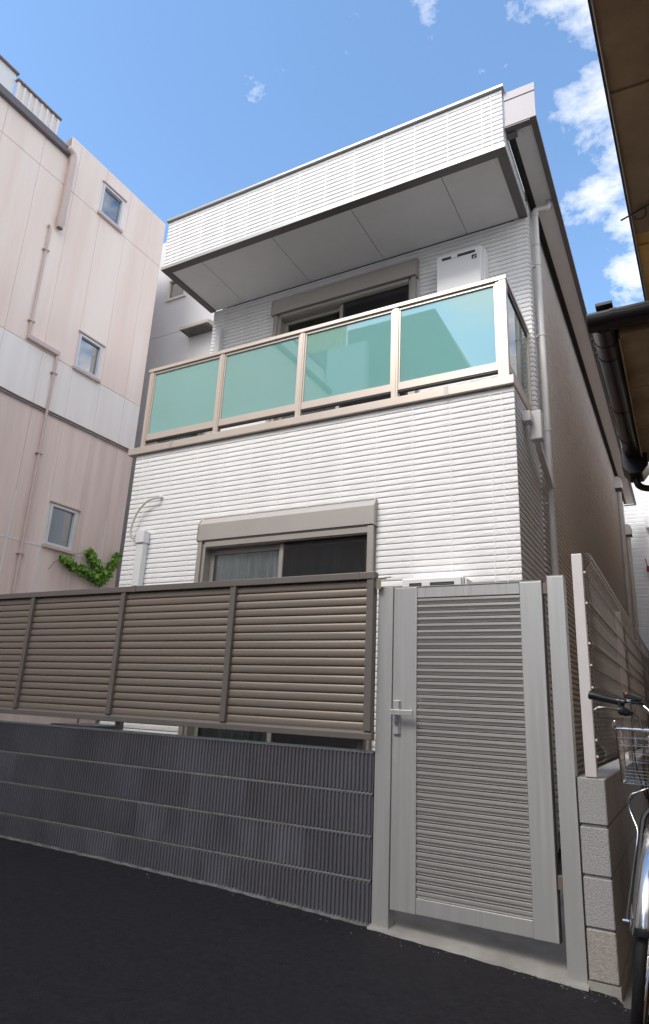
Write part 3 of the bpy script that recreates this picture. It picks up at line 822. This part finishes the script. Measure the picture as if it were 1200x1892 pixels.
for z in (.86, .93, 1.16, 1.26, 1.36, 1.55, 1.70): mb.box(1.083, 1.094, .012, .022, z - .005, z + .005)
add('mesh_clip', mb, 'post', mf, kind='stuff')

db = thing('storage_box', (-1.95, .35, .60), 'dark lidded box just showing through the gap under the louvre fence', 'box')
add('body', MB().box(-2.75, -2.42, .25, .60, .02, .775), 'blackplastic', db, bev=.01)
add('lid', MB().box(-2.77, -2.40, .23, .62, .776, .805), 'greymetal', db, bev=.008)
bd = thing('pale_boards', (1.06, 1.75, .775), 'two short pale boards standing on the block wall behind the bicycle basket', 'boards')
for dx_ in (0, .03):
    add('board', MB().box(1.03 + dx_, 1.052 + dx_, 1.72, 1.78, .770, .90), 'paleboard', bd)

# ------------------------------------------------------------------ bicycle (leans away from the block wall)
bike = thing('bicycle', (1.21, -.30, -.055), 'old black city bicycle with chrome mudguard and wire front basket, parked in the alley', 'bicycle')
LEAN = .160
BY = -.335
def B(dx, y, z):   # bike space: dx sideways, y along, z up (from ground)
    return (1.203 + dx + LEAN * z, BY + y, -.055 + z)
R = .335
def wheel(yc, nm):
    tyre = add(nm, MB().tube([B(0, yc + R * math.cos(a), R + R * math.sin(a)) for a in [2 * math.pi * i / 48 for i in range(48)]], .019, 10, closed=True), 'rubber', bike, smooth=True)
    add('rim', MB().tube([B(0, yc + (R - .027) * math.cos(a), R + (R - .027) * math.sin(a)) for a in [2 * math.pi * i / 48 for i in range(48)]], .011, 8, closed=True), 'chrome', tyre, smooth=True)
    mb = MB()
    for i in range(36):
        a = 2 * math.pi * i / 36; s_ = .03 if i % 2 else -.03; a2 = a + (.5 if i % 4 < 2 else -.5)
        mb.tube([B(s_, yc + .022 * math.cos(a2), R + .022 * math.sin(a2)), B(0, yc + (R - .03) * math.cos(a), R + (R - .03) * math.sin(a))], .0012, 4, caps=False)
    add('spokes', mb, 'chrome', tyre, kind='stuff')
    add('hub', MB().tube([B(-.05, yc, R), B(-.032, yc, R), B(-.03, yc, R), B(.03, yc, R), B(.032, yc, R), B(.05, yc, R)], [.008, .008, .024, .024, .008, .008], 12), 'chrome', tyre, smooth=True)
    return tyre
wheel(0, 'front_wheel'); wheel(1.08, 'rear_wheel')
def fender(yc, a0, a1, nm, m='chrome'):
    mb = MB(); n = 26; prof = [(-.030, -.012), (-.024, .004), (-.010, .012), (.010, .012), (.024, .004), (.030, -.012)]
    for i in range(n + 1):
        a = math.radians(a0 + (a1 - a0) * i / n)
        for (dx_, dr) in prof:
            rr = R + .030 + dr; mb.v.append(B(dx_, yc + rr * math.cos(a), R + rr * math.sin(a)))
    for i in range(n):
        for q in range(5): mb.f.append((i * 6 + q, i * 6 + q + 1, i * 6 + 7 + q, i * 6 + 6 + q))
    o = add(nm, mb, m, bike, smooth=True)
    so = o.modifiers.new('solid', 'SOLIDIFY'); so.thickness = .0015
    return o
ff = fender(0, 42, 168, 'front_mudguard'); fender(1.08, 5, 150, 'rear_mudguard')
add('mudguard_stay', MB().tube([B(-.055, 0, R), B(-.045, -.20, R + .13), B(-.032, -.335, R + .12), B(0, -.355, R + .12), B(.032, -.335, R + .12), B(.045, -.20, R + .13), B(.055, 0, R)], .0028, 6), 'chrome', ff, smooth=True)
# fork, head and frame
add('fork', MB().tube(bend([B(-.05, .0, R), B(-.05, .03, R + .12), B(-.045, .10, .72), B(-.01, .11, .76)], .05), .0115, 8)
    .tube(bend([B(.05, .0, R), B(.05, .03, R + .12), B(.045, .10, .72), B(.01, .11, .76)], .05), .0115, 8), 'frameblack', bike, smooth=True)
add('head_tube', MB().tube([B(0, .105, .74), B(0, .150, .93)], .019, 10), 'frameblack', bike, smooth=True)
add('down_tube', MB().tube(bend([B(0, .125, .80), B(0, .35, .42), B(0, .62, .30)], .1), .018, 10), 'frameblack', bike, smooth=True)
add('top_tube', MB().tube(bend([B(0, .14, .88), B(0, .36, .52), B(0, .66, .44)], .1), .015, 10), 'frameblack', bike, smooth=True)
add('seat_tube', MB().tube([B(0, .62, .30), B(0, .75, .72)], .016, 10), 'frameblack', bike, smooth=True)
add('seat_post', MB().tube([B(0, .75, .72), B(0, .79, .84)], .012, 10), 'chrome', bike, smooth=True)
add('chain_stays', MB().tube([B(.045, 1.08, R), B(.04, .62, .30), B(-.04, .62, .30), B(-.045, 1.08, R)], .009, 8).tube([B(.045, 1.08, R), B(.015, .75, .70), B(-.015, .75, .70), B(-.045, 1.08, R)], .008, 8), 'frameblack', bike, smooth=True)
add('chain_case', MB().prism([(B(0, .55, 0)[1], .2), (B(0, 1.12, 0)[1], .235), (B(0, 1.12, 0)[1], .32), (B(0, .55, 0)[1], .36)], 1.29, 1.31, 'x'), 'frameblack', bike, bev=.005)
cr = add('crank', MB().tube([B(.07, .62, .30), B(.08, .64, .14)], .008, 6).tube([B(-.07, .62, .30), B(-.08, .60, .46)], .008, 6).tube([B(-.07, .62, .30), B(.07, .62, .30)], .012, 8), 'chrome', bike)
add('pedal', MB().box(1.30, 1.38, BY + .61, BY + .67, .07, .09), 'blackplastic', cr, bev=.004)
sd_ = MB()
sec = [(.60, .018, .0), (.68, .03, .01), (.78, .06, .012), (.86, .095, .012), (.90, .09, .005)]
for (yy, hw, zz) in sec:
    for a in range(8):
        an = 2 * math.pi * a / 8; sd_.v.append(B(hw * math.cos(an), yy, .87 + zz + .028 * math.sin(an)))
for i in range(4):
    for a in range(8): sd_.f.append((i * 8 + a, i * 8 + (a + 1) % 8, i * 8 + 8 + (a + 1) % 8, i * 8 + 8 + a))
sd_.f += [tuple(range(8)), tuple(range(32, 40))]
add('saddle', sd_, 'blackplastic', bike, smooth=True)
add('kickstand', MB().tube([B(.06, 1.08, R), B(.16, 1.15, .02)], .009, 8), 'chrome', bike, smooth=True)
# handlebar: stem, swept chrome bar, grips, lever, light switch
add('stem', MB().tube(bend([B(0, .150, .92), B(0, .175, 1.05), B(0, .12, 1.08)], .03), .012, 10), 'chrome', bike, smooth=True)
def P(x, y, z): return (x, y, z)
hb = add('handlebar', MB().tube(bend([P(1.232, -.085, 1.098), P(1.285, -.11, 1.098), P(1.335, -.13, 1.05), P(1.36, -.13, 1.04), P(1.42, -.13, 1.05), P(1.47, -.11, 1.10), P(1.60, -.02, 1.12)], .03), .0105, 10), 'chrome', bike, smooth=True)
add('grip', MB().tube([P(1.084, -.095, 1.123), P(1.088, -.095, 1.122), P(1.11, -.095, 1.118), P(1.15, -.093, 1.109), P(1.19, -.09, 1.101), P(1.208, -.088, 1.097), P(1.212, -.088, 1.097), P(1.228, -.086, 1.094)], [.014, .0195, .019, .0165, .0155, .0165, .019, .019], 14), 'blackplastic', hb, smooth=True)
add('grip', MB().tube([P(1.60, -.02, 1.12), P(1.73, .06, 1.125)], .016, 12), 'blackplastic', hb, smooth=True)
add('brake_clamp', MB().tube([P(1.205, -.12, 1.062), P(1.215, -.12, 1.058), P(1.235, -.115, 1.054), P(1.262, -.11, 1.050)], [.014, .020, .018, .006], 10).box(1.203, 1.212, -.115, -.10, 1.066, 1.095), 'blackplastic', hb, smooth=False)
add('brake_lever', MB().tube([P(1.105, -.155, 1.049), P(1.112, -.155, 1.060), P(1.130, -.150, 1.0685), P(1.155, -.14, 1.070), P(1.180, -.13, 1.066), P(1.206, -.12, 1.064)], [.0035, .0045, .0055, .0055, .0055, .006], 8), 'chrome', hb, smooth=True)
li = add('bell_light', MB().prism([(1.228, 1.135), (1.236, 1.142), (1.262, 1.130), (1.300, 1.118), (1.306, 1.112), (1.300, 1.100), (1.262, 1.108), (1.230, 1.112)], -.150, -.105, 'y').box(1.255, 1.295, -.14, -.11, 1.088, 1.106), 'blackplastic', hb, bev=.004)
add('orange_mark', MB().box(1.236, 1.246, -.1525, -.1505, 1.128, 1.135), 'orange', li)
add('brake_cable', MB().tube(bend([P(1.262, -.12, 1.05), P(1.285, -.16, 1.03), P(1.30, -.20, .96), P(1.285, -.22, .84), P(1.29, -.16, .74), P(1.295, -.12, .66)], .06), .0035, 6)
    .tube(bend([P(1.27, -.13, 1.07), P(1.25, -.18, .98), P(1.262, -.20, .82), P(1.285, -.15, .72)], .06), .003, 6), 'rubber', hb, smooth=True)
# wire basket
bs = add('basket', MB().tube([P(*p) for p in [(1.197, -.235, .985), (1.46, -.235, .985), (1.46, .02, .985), (1.197, .02, .985)]], .0045, 8, closed=True), 'chrome', bike)
mb = MB()
def lerp(a, b, t): return a + (b - a) * t
def corner(t):  # t 0 top .. 1 bottom
    return (lerp(1.197, 1.205, t), lerp(1.46, 1.44, t), lerp(-.235, -.21, t), lerp(.02, -.01, t), lerp(.985, .775, t))
for t in (.16, .30, .45, .60, .76, .82, .88, .94, 1.0):
    x0, x1, y0, y1, z = corner(t)
    mb.tube([(x0, y0, z), (x1, y0, z), (x1, y1, z), (x0, y1, z)], .0016 if t < 1 else .0028, 6, closed=True)
nv = 5
for i in range(nv + 1):
    for side in range(4):
        pts_ = []
        for t in (-.05, .3, .7, 1.0):
            x0, x1, y0, y1, z = corner(t); u = i / nv
            pts_.append({0: (lerp(x0, x1, u), y0, z), 1: (lerp(x0, x1, u), y1, z), 2: (x0, lerp(y0, y1, u), z), 3: (x1, lerp(y0, y1, u), z)}[side])
        mb.tube(pts_, .0018 if i % nv else .003, 6)
x0, x1, y0, y1, z = corner(1.0)
for i in range(14):
    u = i / 13; mb.tube([(lerp(x0, x1, u), y0, z), (lerp(x0, x1, u), y1, z)], .0014, 5)
for i in range(7):
    u = i / 6; mb.tube([(x0, lerp(y0, y1, u), z), (x1, lerp(y0, y1, u), z)], .0014, 5)
add('basket_wires', mb, 'chrome', bs, kind='stuff')
add('basket_stay', MB().tube(bend([P(1.300, -.21, .765), P(1.232, -.21, .735), P(1.222, -.21, .715), P(1.222, -.21, .68), P(1.250, -.24, .61), P(1.240, -.26, .55), P(1.188, -.30, .30)], .02), .0035, 8), 'chrome', bs, smooth=True)
add('axle_nut', MB().tube([P(1.175, -.30, .298), P(1.200, -.30, .298)], .009, 8), 'chrome', bs)
add('basket_hook', MB().tube(bend([P(1.197, -.235, 1.0), P(1.197, -.235, 1.02), P(1.185, -.235, 1.0), P(1.188, -.235, .985)], .01), .003, 6), 'chrome', bs, smooth=True)

# ------------------------------------------------------------------ pink building
K = 1.3
CX, CY, CZ = 1.4814, -3.2872, 1.0158
def sy(y): return CY + K * (y - CY)
def sz(z): return CZ + K * (z - CZ)
PX = -5.904
pk = thing('pink_building', (PX - 3, 0, 0), 'weathered pale pink rendered building on the left with three small windows', 'building')
YC = 3.586; Y0 = -7.0
ZT = 9.12; ZG = 8.76
wins = [(2.19, 2.62, 8.27, 8.82), (2.24, 2.665, 5.58, 6.13), (2.26, 2.70, 2.93, 3.50)]
holes = [(a, b, c, d) for a, b, c, d in wins]
mb = wallrects(cut((Y0, YC - .012, 0, ZG), holes), 'y', PX - .25, PX - .012)
mb.box(PX - .25, PX - .012, 1.53, YC - .012, ZG, ZT - .01)
mb.box(PX - 7, PX - .251, YC - .25, YC - .012, 0, ZT - .01)
wl = add('wall', mb, 'pinkgap', pk)
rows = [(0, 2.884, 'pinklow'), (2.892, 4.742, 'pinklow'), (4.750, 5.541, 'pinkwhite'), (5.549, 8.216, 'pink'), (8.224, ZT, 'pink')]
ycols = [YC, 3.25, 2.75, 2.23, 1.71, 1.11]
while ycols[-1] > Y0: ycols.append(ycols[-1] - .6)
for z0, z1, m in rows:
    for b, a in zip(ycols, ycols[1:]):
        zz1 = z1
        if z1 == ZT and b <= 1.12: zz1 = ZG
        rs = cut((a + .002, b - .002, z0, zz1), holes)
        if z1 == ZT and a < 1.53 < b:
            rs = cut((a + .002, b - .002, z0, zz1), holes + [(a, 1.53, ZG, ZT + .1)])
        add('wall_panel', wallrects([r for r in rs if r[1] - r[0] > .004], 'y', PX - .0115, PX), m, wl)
add('end_face', MB().box(PX - 7, PX - .001, YC - .0115, YC, 0, ZT), 'pink', wl)
for (a, b, c, d) in wins:
    wf = add('window', MB().box(PX - .06, PX + .018, a, a + .035, c, d).box(PX - .06, PX + .018, b - .035, b, c, d).box(PX - .06, PX + .018, a + .035, b - .035, c, c + .035).box(PX - .06, PX + .018, a + .035, b - .035, d - .035, d), 'winwhite', pk, bev=.003)
    add('pane', MB().box(PX - .030, PX - .024, a + .034, b - .034, c + .034, d - .034), 'bluepane', wf)
    add('reveal', MB().box(PX - .9, PX - .88, a - .3, b + .3, c - .3, d + .3), 'room', wf)
    add('blind', MB().box(PX - .10, PX - .095, a + .2, b - .02, c + .02, d - .02), 'whitewall', wf)
    add('sill', MB().box(PX - .01, PX + .05, a - .03, b + .05, c - .05, c - .004), 'pinkpipe', wf, bev=.004)
    add('head_flashing', MB().box(PX - .005, PX + .035, a - .03, b + .05, d + .012, d + .035), 'pinkpipe', wf, bev=.003)
# sealant lines of the lower storey
sl = MB().box(PX - .002, PX + .004, Y0, 2.22, 2.878, 2.900).box(PX - .002, PX + .004, 2.75, 3.25, 2.878, 2.898)
for y, t in ((1.71, 3.52), (2.23, 3.54), (3.25, 3.52)):
    sl.box(PX - .002, PX + .004, y - .011, y + .011, .5, 2.8775).box(PX - .002, PX + .004, y - .011, y + .011, 2.9005, t)
sl.box(PX - .002, PX + .004, 2.75 - .008, 2.75 + .008, .5, 2.8775).box(PX - .002, PX + .004, 2.242, 2.76, 3.53, 3.545)
add('sealant_line', sl, 'sealant', pk)
# cables along the joint between the storeys
add('wall_cable', MB().tube([(PX + .018, Y0, 4.765), (PX + .02, .9, 4.755), (PX + .02, 1.5, 4.735), (PX + .02, YC, 4.745)], .012, 6).tube([(PX + .018, Y0, 4.715), (PX + .02, .9, 4.705), (PX + .02, 1.55, 4.70), (PX + .02, YC, 4.705)], .009, 6), 'greymetal', pk, smooth=True)
add('gutter', MB().prism([(PX + .001, ZG - .05), (PX + .07, ZG - .05), (PX + .075, ZG + .055), (PX + .001, ZG + .055)], Y0, 1.50, 'y'), 'greymetal', pk)
dp2 = add('downpipe', MB().tube(bend([(PX + .07, 1.44, ZG + .03), (PX + .07, 1.55, ZG), (PX + .07, 1.55, 7.50)], .06), .052, 12), 'pinkpipe', pk, smooth=True)
add('pipe_end', MB().tube([(PX + .07, 1.55, 7.66), (PX + .07, 1.55, 7.52), (PX + .07, 1.55, 7.44)], [.06, .06, .045], 12), 'pinkpipe', dp2, smooth=True)
add('pipe_mouth', MB().tube([(PX + .07, 1.55, 7.4395), (PX + .07, 1.55, 7.43)], .04, 12), 'greymetal', dp2)
cd = add('conduit', MB().tube(bend([(PX + .03, 1.40, 7.40), (PX + .03, 1.44, 7.38), (PX + .03, 1.44, 5.60), (PX + .03, 1.92, 5.60), (PX + .03, 1.92, .3)], .04), .020, 8), 'pinkpipe', pk, smooth=True)
add('conduit_box', MB().box(PX, PX + .06, 1.42, 1.94, 5.575, 5.64), 'pinkpipe', cd, bev=.005)
for (y, z) in ((1.44, 7.0), (1.44, 5.85), (1.92, 5.3), (1.92, 4.1), (1.92, 2.72)):
    add('conduit_clip', MB().box(PX, PX + .055, y - .045, y + .045, z - .01, z + .01), 'pinkpipe', cd)
# roof-top structure
add('roof_slab', MB().box(PX - 7, PX - .252, Y0, YC - .3, 8.55, 8.70), 'greymetal', pk)
ph = add('corrugated_screen', MB().box(PX - .14, PX - .12, .62, 1.33, ZG + .056, 9.30), 'peach', pk)
mb = MB()
for i in range(8): mb.box(PX - .1195, PX - .1, .62 + i * .096, .655 + i * .096, ZG + .057, 9.285)
add('screen_rib', mb, 'whitewall', ph)
add('screen_coping', MB().box(PX - .16, PX - .08, .60, 1.35, 9.301, 9.325), 'rust', ph)
add('penthouse', MB().box(PX - 3, PX - .16, Y0, .60, ZG + .056, 9.42), 'whitewall', pk)
add('penthouse_coping', MB().box(PX - 3.02, PX - .12, Y0, .62, 9.421, 9.445), 'rust', pk)

# ------------------------------------------------------------------ grey building behind
gb = thing('grey_building', (-6.5, 4.4, 0), 'pale grey panelled building seen between the pink building and the white house', 'building')
gw_ = (-6.27, -5.80, 7.99, 8.46)
wl2 = add('wall', wallrects(cut((-9.5, -3.8, 0, 9.4), [gw_]), 'x', 4.21, 4.4).box(-9.5, -3.8, 4.401, 9, 9.0, 9.38), 'greywall', gb)
zr = [0, 1.8, 3.6, 5.45, 7.285, 9.4]
for z0, z1 in zip(zr, zr[1:]):
    add('wall_panel', wallrects(cut((-9.5, -3.8, z0 + .005, z1 - .005), [gw_]), 'x', 4.20, 4.2095), 'greywall', wl2)
wf = add('window', MB().box(-6.27, -6.22, 4.17, 4.25, 7.99, 8.46).box(-5.85, -5.80, 4.17, 4.25, 7.99, 8.46).box(-6.22, -5.85, 4.17, 4.25, 7.99, 8.04).box(-6.22, -5.85, 4.17, 4.25, 8.41, 8.46), 'paleboard', gb, bev=.003)
add('pane', MB().box(-6.221, -5.849, 4.22, 4.225, 8.03, 8.42), 'bluepane', wf)
mb = MB()
for i in range(9): mb.box(-6.215, -5.855, 4.28, 4.30, 8.05 + i * .042, 8.07 + i * .042)
add('blind_slats', mb, 'paleboard', wf)
add('reveal', MB().box(-6.4, -5.7, 4.45, 4.47, 7.8, 8.6), 'room', wf)
hd = add('vent_hood', MB().prism([(4.198, 7.22), (3.95, 7.16), (3.95, 7.10), (4.198, 7.10)], -5.62, -5.0, 'x'), 'shutter', gb, bev=.004)
mb = MB()
for i in range(12): mb.box(-5.60 + i * .05, -5.575 + i * .05, 3.97, 4.19, 7.086, 7.0995)
add('hood_grille', mb, 'trim_dark', hd)

# ------------------------------------------------------------------ ivy
iv = thing('ivy', (-5.8, 3.25, 0), 'bright green ivy spray climbing the pink wall beside the white house corner', 'ivy')
rv = random.Random(5)
arms = [[(3.25, 2.60), (3.02, 2.66), (2.85, 2.69), (2.66, 2.74), (2.50, 2.77)], [(3.25, 2.60), (3.14, 2.78), (3.02, 2.90), (2.92, 2.96)], [(3.25, 2.60), (3.33, 2.74), (3.42, 2.92), (3.50, 3.06)]]
mb = MB(); sm = MB()
sm.tube([(PX + .03, 3.22, 0), (PX + .03, 3.28, 1.4), (PX + .05, 3.25, 2.60)], .012, 6)
for arm in arms:
    sm.tube([(PX + .06, y, z) for y, z in arm], [.008] * (len(arm) - 1) + [.003], 6)
    for i in range(len(arm) - 1):
        (ya, za_), (yb, zb_) = arm[i], arm[i + 1]
        dist = math.hypot(yb - ya, zb_ - za_)
        for k in range(int(dist * 340)):
            t = rv.random(); wgt = .066 - .02 * (i / 3)
            if i == 0: wgt *= .8
            cx, cy, cz_ = PX + .08 + rv.uniform(-.04, .06), ya + (yb - ya) * t + rv.gauss(0, wgt * .55), za_ + (zb_ - za_) * t + rv.gauss(0, wgt * .55)
            s_ = rv.uniform(.020, .048)
            e_ = Euler((rv.uniform(-.9, .3), rv.uniform(-.8, .8), rv.uniform(-.6, .6)))
            b = len(mb.v)
            # pointed, slightly folded leaf
            for p in ((0, 0, s_), (.006, -s_ * .8, s_ * .15), (.006, -s_ * .45, -s_ * .6), (-.004, 0, -s_), (.006, s_ * .45, -s_ * .6), (.006, s_ * .8, s_ * .15), (-.006, 0, 0)):
                q = e_.to_matrix() @ Vector(p); mb.v.append((cx + q.x, cy + q.y, cz_ + q.z))
            for q in range(6): mb.f.append((b + q, b + (q + 1) % 6, b + 6))
add('foliage', mb, 'leaf', iv, kind='stuff')
sm.tube([(PX + .06, 2.50, 2.77), (PX + .05, 2.42, 2.70), (PX + .05, 2.36, 2.60)], .004, 5).tube([(PX + .06, 2.92, 2.96), (PX + .05, 2.78, 2.90), (PX + .05, 2.66, 2.86)], .003, 5)
add('stem', sm, 'stem', iv, smooth=True)

# ------------------------------------------------------------------ old neighbour house on the right
oh = thing('old_house', (3.5, 1.0, 0), 'old brown neighbouring house at the right edge with deep stained eaves and dark gutter', 'house')
def xe(y): return 1.424 + .035 * y
Ya, Yb = -2.2, 2.6
ZE = 4.0
ue = add('upper_eave', MB().prism([(xe(Ya) + .03, Ya), (xe(Yb) + .03, Yb), (3.4, Yb), (3.4, Ya)], ZE + .03, ZE + .10, 'z'), 'rooftile', oh)
segs = [(-2.2, -1.45), (-1.45, -.72), (-.72, -.50), (-.50, .62), (.62, .74), (.74, 1.18), (1.18, 1.9), (1.9, 2.6)]
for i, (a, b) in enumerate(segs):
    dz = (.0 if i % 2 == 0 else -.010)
    mmm = 'soffit_glow' if a > .6 else 'brown_soffit'  # far boards carry the painted golden glow
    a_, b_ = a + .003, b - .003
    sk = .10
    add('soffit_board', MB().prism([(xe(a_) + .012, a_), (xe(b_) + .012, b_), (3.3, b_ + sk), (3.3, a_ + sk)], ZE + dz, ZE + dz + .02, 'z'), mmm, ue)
add('eave_edge', MB().prism([(xe(Ya), Ya), (xe(Yb), Yb), (xe(Yb) + .011, Yb), (xe(Ya) + .011, Ya)], ZE - .018, ZE + .12, 'z'), 'darkfascia', ue)
add('eave_bead', MB().tube([(xe(Ya) + .016, Ya, ZE - .014), (xe(Yb) + .016, Yb, ZE - .014)], .006, 6), 'shutter', ue)
add('eave_rod', MB().tube([(1.395, .42, ZE - .03), (1.60, .33, ZE - .03)], .006, 6), 'darkfascia', ue)
add('eave_hook', MB().tube([(1.50 + .035 * math.cos(a), .375, ZE - .06 + .035 * math.sin(a)) for a in [math.pi * (1 + i / 8) for i in range(9)]] + [(1.535, .37, ZE - .03)], .004, 6), 'darkfascia', ue)
add('upper_roof', MB().prism([(1.56, ZE + .12), (1.56, ZE + .16), (4.2, ZE + 1.5), (7.0, ZE + .12)], Ya, Yb + 3, 'y'), 'rooftile', oh)
add('added_shading_wall', MB().box(1.50, 1.62, 2.6, 13.9, -.2, 6.2), 'wood', oh)  # unseen wall added to block sky from the alley and bounce warm light
add('wall', MB().box(2.15, 2.3, -1.9, 2.6, -.2, ZE).box(2.3, 6.6, -1.9, -1.75, -.2, ZE), 'wood', oh)
# lower roof over the alley side with its dark gutter
lr = add('lower_eave', MB().box(1.36, 2.15, .03, 2.05, 2.995, 3.05), 'rooftile', oh)
add('eave_front_board', MB().box(1.345, 2.15, -.012, .028, 2.93, 3.04), 'lowsoffit', lr)
for i in range(3):
    add('soffit_board', MB().box(1.345, 2.14, .03 + i * .67, .03 + (i + 1) * .67 - .006, 2.965, 2.99), 'lowsoffit', lr)
add('eave_side_board', MB().box(1.335, 1.344, .03, 2.05, 2.93, 3.05), 'lowsoffit', lr)
add('lower_roof', MB().prism([(-.02, 3.06), (2.05, 3.06), (2.05, 3.5), (1.2, 3.5)], 1.36, 2.15, 'x'), 'rooftile', lr)
def trough(p0, p1, r, m='gutter'):
    p0, p1 = Vector(p0), Vector(p1); d = (p1 - p0).normalized(); a = Vector((0, 0, 1)).cross(d).normalized()
    mb = MB(); prof = []
    for k in range(9):
        an = math.pi * (1 + k / 8); prof.append((math.cos(an) * r, math.sin(an) * r))
    prof = [(-r * 1.06, .012), (-r * 1.06, 0)] + prof + [(r * 1.06, 0), (r * 1.06, .012)]
    prof2 = prof + [(x_ * .93, z_ * .93 + .004) for x_, z_ in prof[::-1]]
    n = len(prof2)
    for p in (p0, p1):
        for (u, z) in prof2: mb.v.append(tuple(p + a * u + Vector((0, 0, z))))
    for i in range(n): j = (i + 1) % n; mb.f.append((i, j, n + j, n + i))
    mb.f += [tuple(range(n)), tuple(range(n, 2 * n))]
    return mb
gs = add('gutter', trough((1.205, -.080, 3.0), (2.15, -.080, 3.0), .060), 'gutter', lr, smooth=True)
add('gutter_collar', trough((1.315, -.080, 3.001), (1.345, -.080, 3.001), .064), 'gutter', gs, smooth=True)
gs2 = add('side_gutter', trough((1.275, -.06, 3.0), (1.285, 2.02, 3.0), .066), 'gutter', lr, smooth=True)
for y in (.10, .26, .98, 1.52):
    add('gutter_collar', trough((1.275 + y * .004, y, 3.001), (1.275 + y * .004, y + .035, 3.001), .070), 'gutter', gs2, smooth=True)
add('gutter_hopper', MB().prism([(1.195, 3.03), (1.375, 3.03), (1.375, 2.87), (1.33, 2.81), (1.24, 2.81), (1.195, 2.87)], 1.82, 2.05, 'y'), 'gutter', gs2, bev=.006)
add('gutter_outlet', MB().tube(bend([(1.285, 1.95, 2.82), (1.285, 1.95, 2.755), (1.34, 1.98, 2.73), (2.1, 2.05, 2.75)], .05), .026, 10), 'gutter', gs2, smooth=True)
add('tile_edge', MB().box(1.25, 1.33, -.145, -.02, 3.045, 3.06), 'gutter', gs)

# ------------------------------------------------------------------ far white house at the end of the alley
fh = thing('far_white_house', (3.0, 15.0, 0), 'white sided house closing off the far end of the narrow alley', 'house')
fwall = add('wall', MB().box(-1.0, 6.0, 14.02, 14.3, 0, 11.2), 'siding_back', fh)
items = []
me = MB().prism([(0, 0), (-.010, .003), (-.014, .075), (-.004, .092), (0, .092)], 0, 3.2, 'x').mesh('siding_course', 'siding')
for k in range(112):
    items.append((me, (-.2, 14.02, k * .1))); items.append((me, (3.01, 14.02, k * .1)))
joined('siding_courses', items, 'siding', fwall)
add('meter_box', MB().box(.93, 1.4, 13.86, 14.0, 5.60, 5.92), 'white_plastic', fh, bev=.01)
rdl = add('wall_lamp', MB().box(.86, .96, 13.84, 14.0, 4.52, 4.64), 'red', fh, bev=.01)
add('lamp_bracket', MB().tube([(.88, 13.9, 4.64), (.85, 13.9, 4.84)], .012, 6), 'red', rdl)

# ------------------------------------------------------------------ buildings across the road (behind the camera, reflected in glass and metal)
ob = thing('opposite_building', (-8, -10, 0), 'grey three-storey building across the road mirrored in the balcony glass', 'building')
add('wall', MB().prism([(-16, 0), (.8, 0), (.8, 2.2), (-3.0, 10.2), (-3.75, 11.9), (-6.5, 11.9), (-6.5, 11.4), (-16, 11.4)], -13, -9, 'y'), 'office', ob)
add('stair_panel', MB().box(-7.0, -5.75, -8.995, -8.7, 6.5, 11.2), 'stair_pale', ob)
for zz in (1.5, 4.5):
    for xx in (-13, -10, -7, -4.2):
        wf = add('window', MB().box(xx, xx + 1.4, -8.995, -8.95, zz, zz + 1.2), 'winwhite', ob)
        add('pane', MB().box(xx + .08, xx + 1.32, -8.949, -8.94, zz + .08, zz + 1.12), 'bluepane', wf)
mb = MB()
for i in range(60): mb.box(-16 + i * .158, -16 + i * .158 + .09, -9.02, -8.97, 11.41, 12.3)
mb.box(-16, -6.55, -9.04, -9.021, 11.41, 12.3)
add('corrugated_parapet', mb, 'cream_sheet', ob)
ob2 = thing('opposite_house', (6, -10, 0), 'low pale house across the road behind the camera', 'house')
wl3 = add('wall', MB().box(2.2, 11, -14, -9.2, 0, 5.2), 'whitewall', ob2)
add('roof', MB().prism([(-14.3, 5.2), (-8.9, 5.2), (-11.6, 7.0)], 1.9, 11.3, 'x'), 'rooftile', ob2)
for xx in (3.2, 6.2):
    wf = add('window', MB().box(xx, xx + 1.6, -9.195, -9.15, 1.0, 2.4), 'winwhite', ob2)
    add('pane', MB().box(xx + .08, xx + 1.52, -9.149, -9.14, 1.08, 2.32), 'bluepane', wf)
print('bricks single', BC[0])
